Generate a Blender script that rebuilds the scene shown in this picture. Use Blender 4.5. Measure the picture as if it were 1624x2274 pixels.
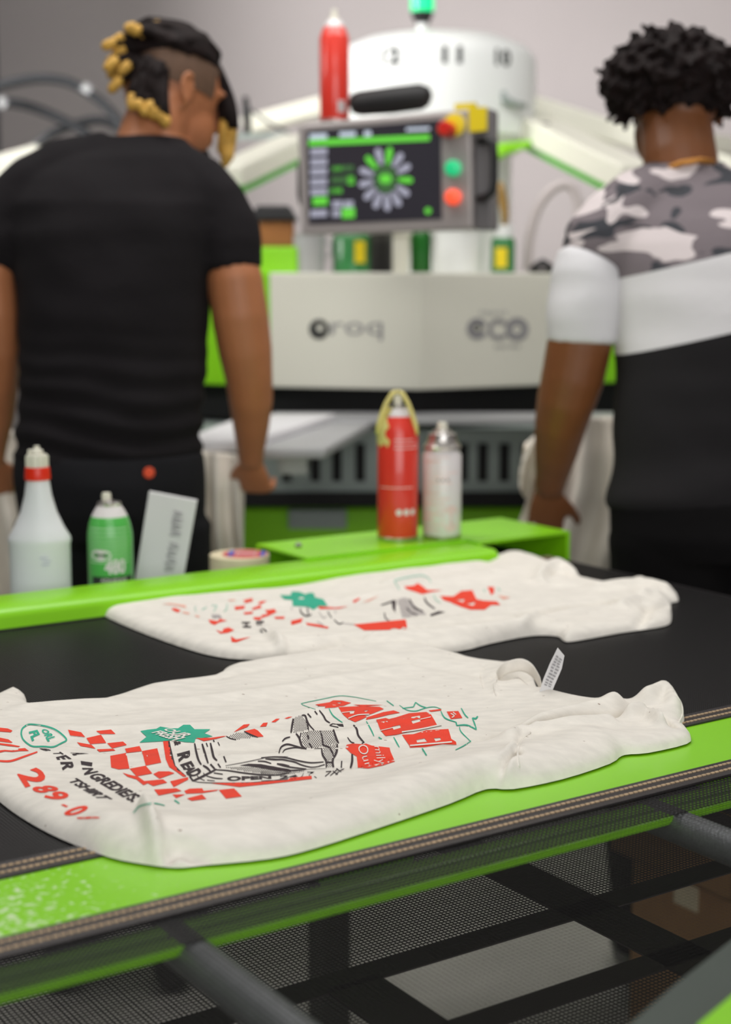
import bpy, bmesh, math, random
import numpy as np
from mathutils import Vector, Matrix, noise
from mathutils.bvhtree import BVHTree
from mathutils.geometry import tessellate_polygon

for o in list(bpy.data.objects):
    bpy.data.objects.remove(o)
random.seed(7)
SC = bpy.context.scene
COL = SC.collection

# ------------------------------------------------------------------ camera
F_PX, HORIZON, CAM_Z = 3400.0, 632.0, 1.28
PITCH = math.atan((1137 - HORIZON) / F_PX)
cam_d = bpy.data.cameras.new('camera')
cam_d.sensor_fit = 'HORIZONTAL'
cam_d.sensor_width = 24.0
cam_d.lens = 24.0 * F_PX / 1624.0
cam_d.clip_start = 0.05
cam_d.dof.use_dof = True
cam_d.dof.focus_distance = 1.47
cam_d.dof.aperture_fstop = 3.5
cam = bpy.data.objects.new('camera', cam_d)
COL.objects.link(cam)
cam.location = (0, 0, CAM_Z)
cam.rotation_euler = (math.pi / 2 - PITCH, 0, 0)
SC.camera = cam

# ------------------------------------------------------------------ world, lights, exposure
w = bpy.data.worlds.new('world')
SC.world = w
w.use_nodes = True
w.node_tree.nodes['Background'].inputs[0].default_value = (0.95, 0.97, 1.0, 1)
w.node_tree.nodes['Background'].inputs[1].default_value = 0.06
SC.view_settings.view_transform = 'Standard'
SC.view_settings.look = 'None'
SC.view_settings.gamma = 1.0
SC.view_settings.use_curve_mapping = False
SC.view_settings.exposure = -0.12


def area(name, loc, target, size, energy, col=(1, 0.985, 0.965), spread=math.pi):
    d = bpy.data.lights.new(name, 'AREA')
    d.shape = 'RECTANGLE'
    d.size, d.size_y = size
    d.energy = energy
    d.color = col
    d.spread = spread
    o = bpy.data.objects.new(name, d)
    COL.objects.link(o)
    o.location = loc
    o.rotation_euler = (Vector(target) - Vector(loc)).to_track_quat('-Z', 'Y').to_euler()
    return o


area('ceiling_lamp_belt', (-0.8, 2.8, 3.3), (-0.4, 2.2, 0.8), (1.6, 1.0), 36)
area('ceiling_lamp_front', (0.2, -0.7, 3.3), (0.1, 1.6, 0.8), (2.6, 1.2), 30)
area('ceiling_lamp_press', (0.8, 2.9, 3.3), (0.5, 3.9, 1.0), (2.0, 0.8), 34)
area('frontal_fill', (0.9, -2.45, 1.9), (0.5, 3.0, 1.2), (3.6, 1.8), 90, col=(0.97, 0.985, 1.0))  # added soft frontal fill behind the camera, no window is built there
area('wall_wash_fill', (-4.3, 3.6, 2.9), (0.8, 6.6, 1.9), (2.2, 0.9), 56, spread=0.9)  # added light, beam narrowed to reach only the back wall past the partition

# ------------------------------------------------------------------ pixel helpers


def ray(x, y):
    u = -(y - 1137.0) / F_PX
    c, s = math.cos(PITCH), math.sin(PITCH)
    return Vector(((x - 812.0) / F_PX, c + u * s, -s + u * c))


CAMV = Vector((0, 0, CAM_Z))


def P(x, y, Y):
    d = ray(x, y)
    return CAMV + d * (Y / d.y)


def PZ(x, y, z):
    d = ray(x, y)
    return CAMV + d * ((z - CAM_Z) / d.z)


ANG = math.radians(33.8)
CA, SA = math.cos(ANG), math.sin(ANG)
ZB = 0.84


def W(u, v, z):
    return Vector((u * CA - v * SA, u * SA + v * CA, z))


# ------------------------------------------------------------------ materials
def srgb(r, g, b):
    def f(c):
        c /= 255.0
        return c / 12.92 if c <= 0.04045 else ((c + 0.055) / 1.055) ** 2.4
    return (f(r), f(g), f(b), 1.0)


def mat(name, col, rough=0.5, metal=0.0, bump=0.0, bscale=60.0, var=0.0, vscale=8.0, emit=None, estr=0.0,
        coat=0.0, alpha=None, trans=0.0, sheen=0.0, spec=0.5, sss=0.0):
    m = bpy.data.materials.new(name)
    m.use_nodes = True
    nt = m.node_tree
    b = nt.nodes['Principled BSDF']
    c = srgb(*col)
    b.inputs['Base Color'].default_value = c
    b.inputs['Roughness'].default_value = rough
    b.inputs['Metallic'].default_value = metal
    b.inputs['Coat Weight'].default_value = coat
    b.inputs['Transmission Weight'].default_value = trans
    b.inputs['Sheen Weight'].default_value = sheen
    b.inputs['Specular IOR Level'].default_value = spec
    if sss:
        b.inputs['Subsurface Weight'].default_value = sss
        b.inputs['Subsurface Radius'].default_value = (0.01, 0.004, 0.002)
    tc = nt.nodes.new('ShaderNodeTexCoord')
    if var > 0:
        n = nt.nodes.new('ShaderNodeTexNoise')
        n.inputs['Scale'].default_value = vscale
        n.inputs['Detail'].default_value = 5
        nt.links.new(tc.outputs['Object'], n.inputs['Vector'])
        r = nt.nodes.new('ShaderNodeMapRange')
        r.inputs[1].default_value = 0.3
        r.inputs[2].default_value = 0.7
        r.inputs[3].default_value = 1 - var
        r.inputs[4].default_value = 1 + var
        nt.links.new(n.outputs['Fac'], r.inputs[0])
        mx = nt.nodes.new('ShaderNodeMix')
        mx.data_type = 'RGBA'
        mx.blend_type = 'MULTIPLY'
        mx.inputs[0].default_value = 1.0
        mx.inputs[6].default_value = c
        nt.links.new(r.outputs[0], mx.inputs[7])
        nt.links.new(mx.outputs[2], b.inputs['Base Color'])
    if bump > 0:
        n2 = nt.nodes.new('ShaderNodeTexNoise')
        n2.inputs['Scale'].default_value = bscale
        n2.inputs['Detail'].default_value = 4
        nt.links.new(tc.outputs['Object'], n2.inputs['Vector'])
        bp = nt.nodes.new('ShaderNodeBump')
        bp.inputs['Strength'].default_value = bump
        bp.inputs['Distance'].default_value = 0.002
        nt.links.new(n2.outputs['Fac'], bp.inputs['Height'])
        nt.links.new(bp.outputs[0], b.inputs['Normal'])
    if emit:
        b.inputs['Emission Color'].default_value = srgb(*emit)
        b.inputs['Emission Strength'].default_value = estr
    return m


M = {}
M['wall'] = mat('wall_paint', (184, 176, 176), 0.85, var=0.03, vscale=2, bump=0.05)
M['walldark'] = mat('partition_paint', (64, 66, 74), 0.8, var=0.06, vscale=3)
M['floor'] = mat('concrete', (188, 184, 178), 0.55, var=0.10, vscale=5, bump=0.1, bscale=40)
M['ceil'] = mat('ceiling_paint', (215, 213, 210), 0.9, var=0.02)
M['green'] = mat('green_powder_coat', (138, 214, 20), 0.34, var=0.04, vscale=6, bump=0.05, bscale=300)
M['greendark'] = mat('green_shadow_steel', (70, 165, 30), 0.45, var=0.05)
M['mesh'] = mat('black_ptfe_fibre', (24, 22, 23), 0.45, spec=0.3)
M['meshnear'] = mat('thin_black_fibre', (14, 12, 13), 0.5, spec=0.2)
M['meshlow'] = mat('black_coated_fibre', (26, 22, 24), 0.5, spec=0.3)
M['tape'] = mat('black_ptfe_tape', (38, 33, 35), 0.42, var=0.1, vscale=40, bump=0.3, bscale=350)
M['leg'] = mat('olive_black_steel', (46, 48, 40), 0.5, var=0.06)
M['seam'] = mat('black_seam_tape', (34, 25, 27), 0.6, var=0.08, vscale=30)
M['stitch'] = mat('tan_thread', (186, 160, 128), 0.8, var=0.15, vscale=200)
M['roller'] = mat('dark_steel_roller', (135, 138, 140), 0.42, metal=0.35, bump=0.4, bscale=500, var=0.1, vscale=90)
M['steel'] = mat('brushed_steel', (150, 148, 146), 0.35, metal=0.85, var=0.05)
M['panelwhite'] = mat('cream_white_panel', (226, 224, 210), 0.42, var=0.02, vscale=2)
M['hubwhite'] = mat('white_cover', (232, 234, 232), 0.45, var=0.015)
M['black'] = mat('black_plastic', (22, 21, 23), 0.5, var=0.1, vscale=20)
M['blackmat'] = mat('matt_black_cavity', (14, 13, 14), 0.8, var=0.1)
M['greymach'] = mat('grey_cabinet', (150, 160, 156), 0.5, var=0.05)
M['lightgrey'] = mat('light_grey_metal', (176, 176, 178), 0.4, var=0.04)
M['print_red'] = mat('red_ink', (238, 58, 26), 0.75, var=0.05, vscale=120)
M['print_redpale'] = mat('pale_red_ink', (236, 170, 150), 0.8, var=0.05, vscale=120)
M['print_black'] = mat('black_ink', (44, 28, 34), 0.75, var=0.08, vscale=120)
M['print_grey'] = mat('grey_ink', (176, 168, 168), 0.8, var=0.05, vscale=120)
M['print_teal'] = mat('teal_ink', (38, 170, 138), 0.75, var=0.06, vscale=120)
M['print_tealpale'] = mat('pale_teal_ink', (170, 205, 188), 0.8, var=0.06, vscale=120)
M['print_cream'] = mat('unprinted_cotton', (232, 228, 220), 0.9, var=0.03, vscale=100)
M['skin1'] = mat('skin_light_brown', (176, 112, 74), 0.5, var=0.06, vscale=18, sss=0.08)
M['skin2'] = mat('skin_brown', (126, 76, 42), 0.48, var=0.08, vscale=18, sss=0.06)
M['tee_black'] = mat('black_jersey', (20, 16, 19), 0.92, var=0.12, vscale=9, bump=0.5, bscale=90, spec=0.25)
M['pants1'] = mat('charcoal_trousers', (20, 19, 23), 0.9, var=0.1, vscale=12, bump=0.4, bscale=150, spec=0.25)
M['pants2'] = mat('black_trousers', (9, 7, 8), 0.9, var=0.1, vscale=12, bump=0.4, bscale=150, spec=0.2)
M['tee_white'] = mat('white_jersey', (226, 224, 226), 0.9, var=0.02, bump=0.3, bscale=60)
M['hair'] = mat('dark_brown_hair', (22, 11, 10), 0.75, var=0.35, vscale=60, bump=0.6, bscale=180, spec=0.2)
M['stubble'] = mat('shaved_hair', (92, 66, 48), 0.75, var=0.12, vscale=90)
M['blond'] = mat('bleached_hair_tips', (205, 158, 70), 0.7, var=0.2, vscale=80, bump=0.5, bscale=200)
M['red_can'] = mat('red_can_paint', (226, 58, 44), 0.3, coat=0.3, var=0.03, vscale=12)
M['white_can'] = mat('white_can_paint', (228, 222, 222), 0.3, coat=0.3)
M['pinkprint'] = mat('pink_label_print', (234, 206, 204), 0.4, var=0.1, vscale=60)
M['green_can'] = mat('green_can_paint', (86, 186, 84), 0.3, coat=0.3)
M['paleg'] = mat('pale_green_label', (176, 222, 172), 0.35)
M['canblack'] = mat('black_label', (46, 48, 48), 0.35, coat=0.2)
M['alu'] = mat('aluminium', (205, 200, 196), 0.28, metal=0.9)
M['capwhite'] = mat('cream_plastic', (226, 222, 206), 0.45)
M['hdpe'] = mat('milky_plastic', (232, 232, 236), 0.4, spec=0.4, var=0.02)
M['redband'] = mat('red_cap_ring', (232, 46, 18), 0.35)
M['yellowrub'] = mat('dried_yellow_glue', (222, 208, 128), 0.6, var=0.1, vscale=40)
M['paper'] = mat('white_card', (214, 212, 212), 0.8, var=0.02)
M['graymark'] = mat('grey_marker', (148, 146, 148), 0.8)
M['tapecream'] = mat('cream_tape', (232, 218, 184), 0.45, var=0.05, vscale=30)
M['labelred'] = mat('red_label', (206, 82, 86), 0.5)
M['labelblue'] = mat('blue_label', (70, 100, 190), 0.5)
M['screen'] = mat('screen_glass', (40, 38, 44), 0.25, emit=(48, 46, 52), estr=0.5)
M['icon_grey'] = mat('screen_grey_icons', (150, 150, 165), 0.4, emit=(150, 150, 168), estr=0.55)
M['icon_green'] = mat('screen_green_icons', (90, 190, 60), 0.4, emit=(96, 196, 60), estr=0.6)
M['icon_dgreen'] = mat('screen_dark_green', (58, 92, 54), 0.4, emit=(58, 96, 54), estr=0.5)
M['icon_pale'] = mat('screen_pale_text', (190, 200, 215), 0.4, emit=(180, 190, 205), estr=0.5)
M['console'] = mat('console_grey', (166, 158, 156), 0.4, metal=0.2, var=0.02)
M['console2'] = mat('console_back_grey', (118, 114, 116), 0.45, metal=0.2)
M['yellow'] = mat('yellow_plate', (232, 206, 24), 0.45)
M['redbtn'] = mat('red_button', (210, 44, 34), 0.3)
M['litred'] = mat('lit_red_button', (240, 90, 60), 0.3, emit=(255, 84, 52), estr=0.8)
M['litgreen'] = mat('lit_green_button', (30, 170, 110), 0.3, emit=(40, 200, 130), estr=0.7)
M['beacon'] = mat('lit_green_beacon', (20, 170, 110), 0.3, emit=(20, 215, 130), estr=1.5)
M['beaconcore'] = mat('lit_beacon_core', (220, 255, 240), 0.3, emit=(190, 255, 230), estr=3.0)
M['hose'] = mat('dark_hose', (44, 46, 50), 0.5, var=0.05)
M['hosegrey'] = mat('grey_hose', (190, 180, 178), 0.5)
M['pouch'] = mat('black_pouch', (22, 20, 21), 0.6, var=0.15, vscale=20, bump=0.4, bscale=40)
M['wood'] = mat('brown_wood', (150, 96, 46), 0.6, var=0.2, vscale=15)
M['greenglass'] = mat('green_ink_jar', (66, 140, 80), 0.25, trans=0.3, var=0.06)
M['darkgreen'] = mat('dark_green_bottle', (30, 110, 34), 0.3)
M['amber'] = mat('amber_plastic', (150, 116, 52), 0.45)
M['covergrey'] = mat('grey_green_cover', (60, 70, 63), 0.5, var=0.06)
M['card'] = mat('brown_cardboard', (170, 128, 84), 0.85, var=0.06, vscale=30)
M['blue'] = mat('navy_cloth', (52, 50, 84), 0.9, var=0.1, vscale=20, bump=0.5, bscale=30)
M['lime'] = mat('lime_bag', (150, 165, 60), 0.7, var=0.08)
M['drape'] = mat('oatmeal_jersey', (232, 224, 212), 0.92, var=0.04, vscale=15, bump=0.3, bscale=80)
M['gold'] = mat('gold_chain', (190, 130, 60), 0.4, metal=0.6)
M['orange'] = mat('orange_dot', (238, 84, 44), 0.6)


def fabric_speckled():
    m = mat('speckled_oatmeal_cotton', (236, 230, 220), 0.95, sheen=0.1)
    nt = m.node_tree
    b = nt.nodes['Principled BSDF']
    tc = nt.nodes.new('ShaderNodeTexCoord')
    mp = nt.nodes.new('ShaderNodeMapping')
    mp.inputs['Rotation'].default_value = (0, 0, -ANG)
    mp.inputs['Scale'].default_value = (0.8, 2.0, 1.2)
    nt.links.new(tc.outputs['Object'], mp.inputs['Vector'])
    vo = nt.nodes.new('ShaderNodeTexVoronoi')
    vo.inputs['Scale'].default_value = 78
    nt.links.new(mp.outputs[0], vo.inputs['Vector'])
    sep = nt.nodes.new('ShaderNodeSeparateColor')
    nt.links.new(vo.outputs['Color'], sep.inputs[0])
    lt = nt.nodes.new('ShaderNodeMath')
    lt.operation = 'LESS_THAN'
    lt.inputs[1].default_value = 0.10
    nt.links.new(vo.outputs['Distance'], lt.inputs[0])
    g = nt.nodes.new('ShaderNodeMath')
    g.operation = 'LESS_THAN'
    g.inputs[1].default_value = 0.17
    nt.links.new(sep.outputs[0], g.inputs[0])
    mu = nt.nodes.new('ShaderNodeMath')
    mu.operation = 'MULTIPLY'
    nt.links.new(lt.outputs[0], mu.inputs[0])
    nt.links.new(g.outputs[0], mu.inputs[1])
    no = nt.nodes.new('ShaderNodeTexNoise')
    no.inputs['Scale'].default_value = 55
    no.inputs['Detail'].default_value = 6
    nt.links.new(mp.outputs[0], no.inputs['Vector'])
    r = nt.nodes.new('ShaderNodeMapRange')
    r.inputs[1].default_value = 0.35
    r.inputs[2].default_value = 0.65
    r.inputs[3].default_value = 0.93
    r.inputs[4].default_value = 1.03
    nt.links.new(no.outputs['Fac'], r.inputs[0])
    mx = nt.nodes.new('ShaderNodeMix')
    mx.data_type = 'RGBA'
    mx.blend_type = 'MULTIPLY'
    mx.inputs[0].default_value = 1
    mx.inputs[6].default_value = srgb(236, 230, 220)
    nt.links.new(r.outputs[0], mx.inputs[7])
    m2 = nt.nodes.new('ShaderNodeMix')
    m2.data_type = 'RGBA'
    nt.links.new(mu.outputs[0], m2.inputs[0])
    nt.links.new(mx.outputs[2], m2.inputs[6])
    m2.inputs[7].default_value = srgb(150, 128, 116)
    nt.links.new(m2.outputs[2], b.inputs['Base Color'])
    n2 = nt.nodes.new('ShaderNodeTexNoise')
    n2.inputs['Scale'].default_value = 420
    nt.links.new(tc.outputs['Object'], n2.inputs['Vector'])
    bp = nt.nodes.new('ShaderNodeBump')
    bp.inputs['Strength'].default_value = 0.25
    bp.inputs['Distance'].default_value = 0.0008
    nt.links.new(n2.outputs['Fac'], bp.inputs['Height'])
    nt.links.new(bp.outputs[0], b.inputs['Normal'])
    return m


M['cotton'] = fabric_speckled()


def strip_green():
    """lime strip, with a pale frosted reflection painted into its colour at one end"""
    m = mat('lime_strip_reflection', (140, 216, 24), 0.32)
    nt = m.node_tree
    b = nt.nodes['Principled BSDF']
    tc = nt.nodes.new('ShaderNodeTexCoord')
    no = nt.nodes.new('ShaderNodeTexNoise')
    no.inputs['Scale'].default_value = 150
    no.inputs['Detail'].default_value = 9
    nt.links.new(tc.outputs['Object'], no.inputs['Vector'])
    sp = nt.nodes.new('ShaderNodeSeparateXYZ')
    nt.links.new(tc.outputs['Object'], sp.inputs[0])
    r = nt.nodes.new('ShaderNodeMapRange')          # painted reflection specks thicken towards the low end of local u
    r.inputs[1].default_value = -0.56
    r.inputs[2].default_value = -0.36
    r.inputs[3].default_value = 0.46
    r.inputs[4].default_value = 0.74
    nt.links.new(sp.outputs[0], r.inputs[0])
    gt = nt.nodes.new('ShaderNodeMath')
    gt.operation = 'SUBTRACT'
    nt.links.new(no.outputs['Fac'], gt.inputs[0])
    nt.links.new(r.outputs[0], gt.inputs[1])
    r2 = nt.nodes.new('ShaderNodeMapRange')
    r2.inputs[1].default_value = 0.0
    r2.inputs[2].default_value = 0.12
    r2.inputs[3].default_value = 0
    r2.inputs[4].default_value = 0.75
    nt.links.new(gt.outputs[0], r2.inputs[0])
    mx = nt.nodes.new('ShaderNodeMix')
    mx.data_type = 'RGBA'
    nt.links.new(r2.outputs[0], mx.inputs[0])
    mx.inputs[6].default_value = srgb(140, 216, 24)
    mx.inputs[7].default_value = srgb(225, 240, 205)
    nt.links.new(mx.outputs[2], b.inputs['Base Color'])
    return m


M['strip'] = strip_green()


def camo_mat(c1, c2, slope):
    """camouflage yoke, white band, black body on one jersey (panel seams are slanted lines)"""
    m = mat('panelled_jersey', (226, 224, 226), 0.92, bump=0.3, bscale=70)
    nt = m.node_tree
    b = nt.nodes['Principled BSDF']
    tc = nt.nodes.new('ShaderNodeTexCoord')
    sp = nt.nodes.new('ShaderNodeSeparateXYZ')
    nt.links.new(tc.outputs['Object'], sp.inputs[0])
    ma = nt.nodes.new('ShaderNodeMath')
    ma.operation = 'MULTIPLY_ADD'
    ma.inputs[1].default_value = -slope
    nt.links.new(sp.outputs[0], ma.inputs[0])
    nt.links.new(sp.outputs[2], ma.inputs[2])

    def gt(th):
        g = nt.nodes.new('ShaderNodeMath')
        g.operation = 'GREATER_THAN'
        g.inputs[1].default_value = th
        nt.links.new(ma.outputs[0], g.inputs[0])
        return g
    mp = nt.nodes.new('ShaderNodeMapping')
    mp.inputs['Scale'].default_value = (1.0, 1.0, 1.9)
    mp.inputs['Rotation'].default_value = (0, 0.25, 0)
    nt.links.new(tc.outputs['Object'], mp.inputs['Vector'])
    prev = None
    for sc, col, lo, off in ((10, (62, 63, 69), 0.53, 0.0), (10, (220, 208, 208), 0.53, 3.0), (12, (56, 57, 62), 0.62, 7.0)):
        n = nt.nodes.new('ShaderNodeTexNoise')
        n.noise_dimensions = '4D'
        n.inputs['W'].default_value = off
        n.inputs['Scale'].default_value = sc
        n.inputs['Detail'].default_value = 1.5
        n.inputs['Distortion'].default_value = 0.6
        nt.links.new(mp.outputs[0], n.inputs['Vector'])
        g = nt.nodes.new('ShaderNodeMapRange')
        g.inputs[1].default_value = lo
        g.inputs[2].default_value = lo + 0.012
        nt.links.new(n.outputs['Fac'], g.inputs[0])
        x = nt.nodes.new('ShaderNodeMix')
        x.data_type = 'RGBA'
        nt.links.new(g.outputs[0], x.inputs[0])
        if prev is None:
            x.inputs[6].default_value = srgb(122, 112, 116)
        else:
            nt.links.new(prev.outputs[2], x.inputs[6])
        x.inputs[7].default_value = srgb(*col)
        prev = x
    x1 = nt.nodes.new('ShaderNodeMix')
    x1.data_type = 'RGBA'
    nt.links.new(gt(c2).outputs[0], x1.inputs[0])
    x1.inputs[6].default_value = srgb(15, 11, 14)
    x1.inputs[7].default_value = srgb(224, 221, 222)
    x2 = nt.nodes.new('ShaderNodeMix')
    x2.data_type = 'RGBA'
    nt.links.new(gt(c1).outputs[0], x2.inputs[0])
    nt.links.new(x1.outputs[2], x2.inputs[6])
    nt.links.new(prev.outputs[2], x2.inputs[7])
    nt.links.new(x2.outputs[2], b.inputs['Base Color'])
    return m


# ------------------------------------------------------------------ mesh helpers
class MB:
    def __init__(self):
        self.v, self.f = [], []

    def add(self, vs, fs):
        o = len(self.v)
        self.v += [tuple(p) for p in vs]
        self.f += [tuple(i + o for i in f) for f in fs]
        return self

    def box(self, lo, hi):
        x0, y0, z0 = lo
        x1, y1, z1 = hi
        return self.hexa([(x0, y0, z0), (x1, y0, z0), (x1, y1, z0), (x0, y1, z0),
                          (x0, y0, z1), (x1, y0, z1), (x1, y1, z1), (x0, y1, z1)])

    def hexa(self, p):
        return self.add(p, [(3, 2, 1, 0), (4, 5, 6, 7), (0, 1, 5, 4), (1, 2, 6, 5), (2, 3, 7, 6), (3, 0, 4, 7)])

    def slab(self, quad, thick):
        """four corners and an offset vector"""
        t = Vector(thick)
        q = [Vector(a) for a in quad]
        return self.hexa([a + t for a in q] + q)

    def beam(self, a, b, w_, h_, up=(0, 0, 1)):
        a, b = Vector(a), Vector(b)
        t = (b - a).normalized()
        s = t.cross(Vector(up)).normalized() * (w_ / 2)
        n = s.cross(t).normalized() * (h_ / 2)
        return self.hexa([a - s - n, a + s - n, b + s - n, b - s - n, a - s + n, a + s + n, b + s + n, b - s + n])

    def lathe(self, prof, n=28, base=(0, 0, 0), sx=1.0, sy=1.0):
        vs, fs = [], []
        m = len(prof)
        for r, z in prof:
            for i in range(n):
                a = 2 * math.pi * i / n
                vs.append((base[0] + r * sx * math.cos(a), base[1] + r * sy * math.sin(a), base[2] + z))
        for j in range(m - 1):
            for i in range(n):
                k = (i + 1) % n
                fs.append((j * n + i, j * n + k, (j + 1) * n + k, (j + 1) * n + i))
        fs.append(tuple(range(n - 1, -1, -1)))
        fs.append(tuple((m - 1) * n + i for i in range(n)))
        return self.add(vs, fs)

    def tube(self, pts, rad, n=10, hint=(1, 0, 0), fixed=None):
        """loft; rad per point: r or (lateral, depth). fixed: (lateral, depth) axes for every ring"""
        pts = [Vector(p) for p in pts]
        vs, fs = [], []
        m = len(pts)
        if not isinstance(rad, (list, tuple)):
            rad = [rad] * m
        prevL = Vector(hint)
        for j, p in enumerate(pts):
            t = (pts[min(j + 1, m - 1)] - pts[max(j - 1, 0)]).normalized()
            r = rad[j]
            ra, rb = r if isinstance(r, (tuple, list)) else (r, r)
            if fixed:
                L, D = Vector(fixed[0]), Vector(fixed[1])
            else:
                L = prevL - t * prevL.dot(t)
                if L.length < 1e-4:
                    L = t.orthogonal()
                L.normalize()
                D = t.cross(L).normalized()
                prevL = L
            for i in range(n):
                a = 2 * math.pi * i / n
                vs.append(p + L * (ra * math.cos(a)) + D * (rb * math.sin(a)))
        for j in range(m - 1):
            for i in range(n):
                k = (i + 1) % n
                fs.append((j * n + i, j * n + k, (j + 1) * n + k, (j + 1) * n + i))
        fs.append(tuple(range(n - 1, -1, -1)))
        fs.append(tuple((m - 1) * n + i for i in range(n)))
        return self.add(vs, fs)

    def ell(self, c, ax, n=18, m=12):
        """ellipsoid, ax: three axis vectors"""
        c = Vector(c)
        a, b, d = [Vector(x) for x in ax]
        vs, fs = [], []
        for j in range(1, m):
            t = math.pi * j / m
            for i in range(n):
                p = 2 * math.pi * i / n
                vs.append(c + a * (math.sin(t) * math.cos(p)) + b * (math.sin(t) * math.sin(p)) + d * math.cos(t))
        top, bot = len(vs), len(vs) + 1
        vs += [c + d, c - d]
        for j in range(m - 2):
            for i in range(n):
                k = (i + 1) % n
                fs.append((j * n + i, (j + 1) * n + i, (j + 1) * n + k, j * n + k))
        for i in range(n):
            k = (i + 1) % n
            fs.append((top, i, k))
            fs.append((bot, (m - 2) * n + k, (m - 2) * n + i))
        return self.add(vs, fs)

    def mesh(self, name, fixn=True, smooth=None):
        me = bpy.data.meshes.new(name)
        me.from_pydata(self.v, [], self.f)
        if fixn:
            bm = bmesh.new()
            bm.from_mesh(me)
            bmesh.ops.recalc_face_normals(bm, faces=bm.faces)
            bm.to_mesh(me)
            bm.free()
        return me

    def build(self, name, m, parent=None, smooth=False, bevel=0.0, fixn=True, inv=False):
        me = self.mesh(name, fixn)
        return link(name, me, m, parent, smooth, bevel, inv)


def link(name, me, m, parent=None, smooth=False, bevel=0.0, inv=False):
    if m is not None:
        me.materials.append(M[m] if isinstance(m, str) else m)
    o = bpy.data.objects.new(name, me)
    COL.objects.link(o)
    if parent is not None:
        o.parent = parent
        if inv:      # coordinates given in world space
            o.matrix_parent_inverse = parent.matrix_basis.inverted()
    if smooth:
        me.polygons.foreach_set('use_smooth', [True] * len(me.polygons))
        if smooth == 'auto':
            for p_ in me.polygons:
                p_.use_smooth = True
            try:
                me.set_sharp_from_angle(angle=math.radians(38))
            except Exception:
                pass
    if bevel:
        b = o.modifiers.new('bevel', 'BEVEL')
        b.width = bevel
        b.segments = 2
        b.limit_method = 'ANGLE'
    return o


def thing(name, label, cat, loc=(0, 0, 0), rz=0.0, group=None):
    o = bpy.data.objects.new(name, None)
    o.empty_display_size = 0.05
    COL.objects.link(o)
    o.location = loc
    o.rotation_euler = (0, 0, rz)
    o.matrix_basis = Matrix.Translation(Vector(loc)) @ Matrix.Rotation(rz, 4, 'Z')
    o['label'] = label
    o['category'] = cat
    if group:
        o['group'] = group
    return o


def tag(o, label, cat, group=None):
    o['label'] = label
    o['category'] = cat
    if group:
        o['group'] = group
    return o


def struct(o):
    o['kind'] = 'structure'
    return o


def text_mesh(s, bold=0.0):
    cu = bpy.data.curves.new('txt', 'FONT')
    cu.body = s
    cu.size = 1.0
    cu.offset = bold
    cu.resolution_u = 3
    cu.fill_mode = 'FRONT'
    o = bpy.data.objects.new('txt', cu)
    COL.objects.link(o)
    dg = bpy.context.evaluated_depsgraph_get()
    me = bpy.data.meshes.new_from_object(o.evaluated_get(dg))
    bm = bmesh.new()
    bm.from_mesh(me)
    bmesh.ops.triangulate(bm, faces=bm.faces)
    vs = [v.co.copy() for v in bm.verts]
    fs = [tuple(v.index for v in f.verts) for f in bm.faces]
    bm.free()
    bpy.data.objects.remove(o)
    bpy.data.curves.remove(cu)
    bpy.data.meshes.remove(me)
    if not vs:
        return [], []
    x0 = min(v.x for v in vs)
    x1 = max(v.x for v in vs)
    y0 = min(v.y for v in vs)
    y1 = max(v.y for v in vs)
    return [((v.x - x0) / (x1 - x0), (v.y - y0) / (y1 - y0)) for v in vs], fs


# ================================================================== STRUCTURE
YW = 6.55
b = MB().box((-6.5, -2.5, -0.1), (5.0, YW + 0.1, 0.0))
struct(b.build('floor', 'floor'))
struct(MB().box((-6.5, -2.5, 3.45), (5.0, YW + 0.1, 3.55)).build('ceiling', 'ceil'))
struct(MB().box((-6.5, YW, 0.0), (5.0, YW + 0.1, 3.45)).build('wall_back', 'wall'))
struct(MB().box((-1.62, 5.75, 0.0), (-1.525, YW, 3.45)).build('wall_left', 'walldark'))
struct(MB().box((4.9, -2.5, 0.0), (5.0, YW, 3.45)).build('wall_right', 'wall'))

# ================================================================== CONVEYOR
U0, V0 = 0.9, 1.4
conv = thing('conveyor_dryer', 'long lime green conveyor dryer with black mesh belts and steel rollers', 'conveyor', W(U0, V0, 0), ANG)


def cbox(mb, u0, u1, v0, v1, z0, z1):
    return mb.box((u0 - U0, v0 - V0, z0), (u1 - U0, v1 - V0, z1))


def strands(u0, u1, v0, v1, z, pu, pv, wd, th, holes=()):
    mb = MB()

    def seg(lo, hi, cuts):
        out, cur = [], lo
        for a, b_ in sorted(cuts):
            if a > cur:
                out.append((cur, min(a, hi)))
            cur = max(cur, b_)
        if cur < hi:
            out.append((cur, hi))
        return out
    v = v0
    while v < v1:
        for a, b_ in seg(u0, u1, [(h[0], h[1]) for h in holes if h[2] < v < h[3]]):
            cbox(mb, a, b_, v - wd / 2, v + wd / 2, z, z + th)
        v += pv
    u = u0
    while u < u1:
        for a, b_ in seg(v0, v1, [(h[2], h[3]) for h in holes if h[0] < u < h[1]]):
            cbox(mb, u - wd / 2, u + wd / 2, a, b_, z + th * 0.6, z + th * 1.4)
        u += pu
    return mb


UMIN, UMAX = -0.3, 1.62
o = strands(UMIN, UMAX, 1.088, 1.858, ZB - 0.0012, 0.0030, 0.0030, 0.0017, 0.0006).build('belt_mesh', 'mesh', conv, fixn=False)
o['kind'] = 'stuff'
o = strands(UMIN, UMAX, 0.30, 0.884, ZB - 0.0012, 0.0042, 0.0042, 0.0006, 0.0002).build('belt_mesh', 'meshnear', conv, fixn=False)
o['kind'] = 'stuff'
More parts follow.
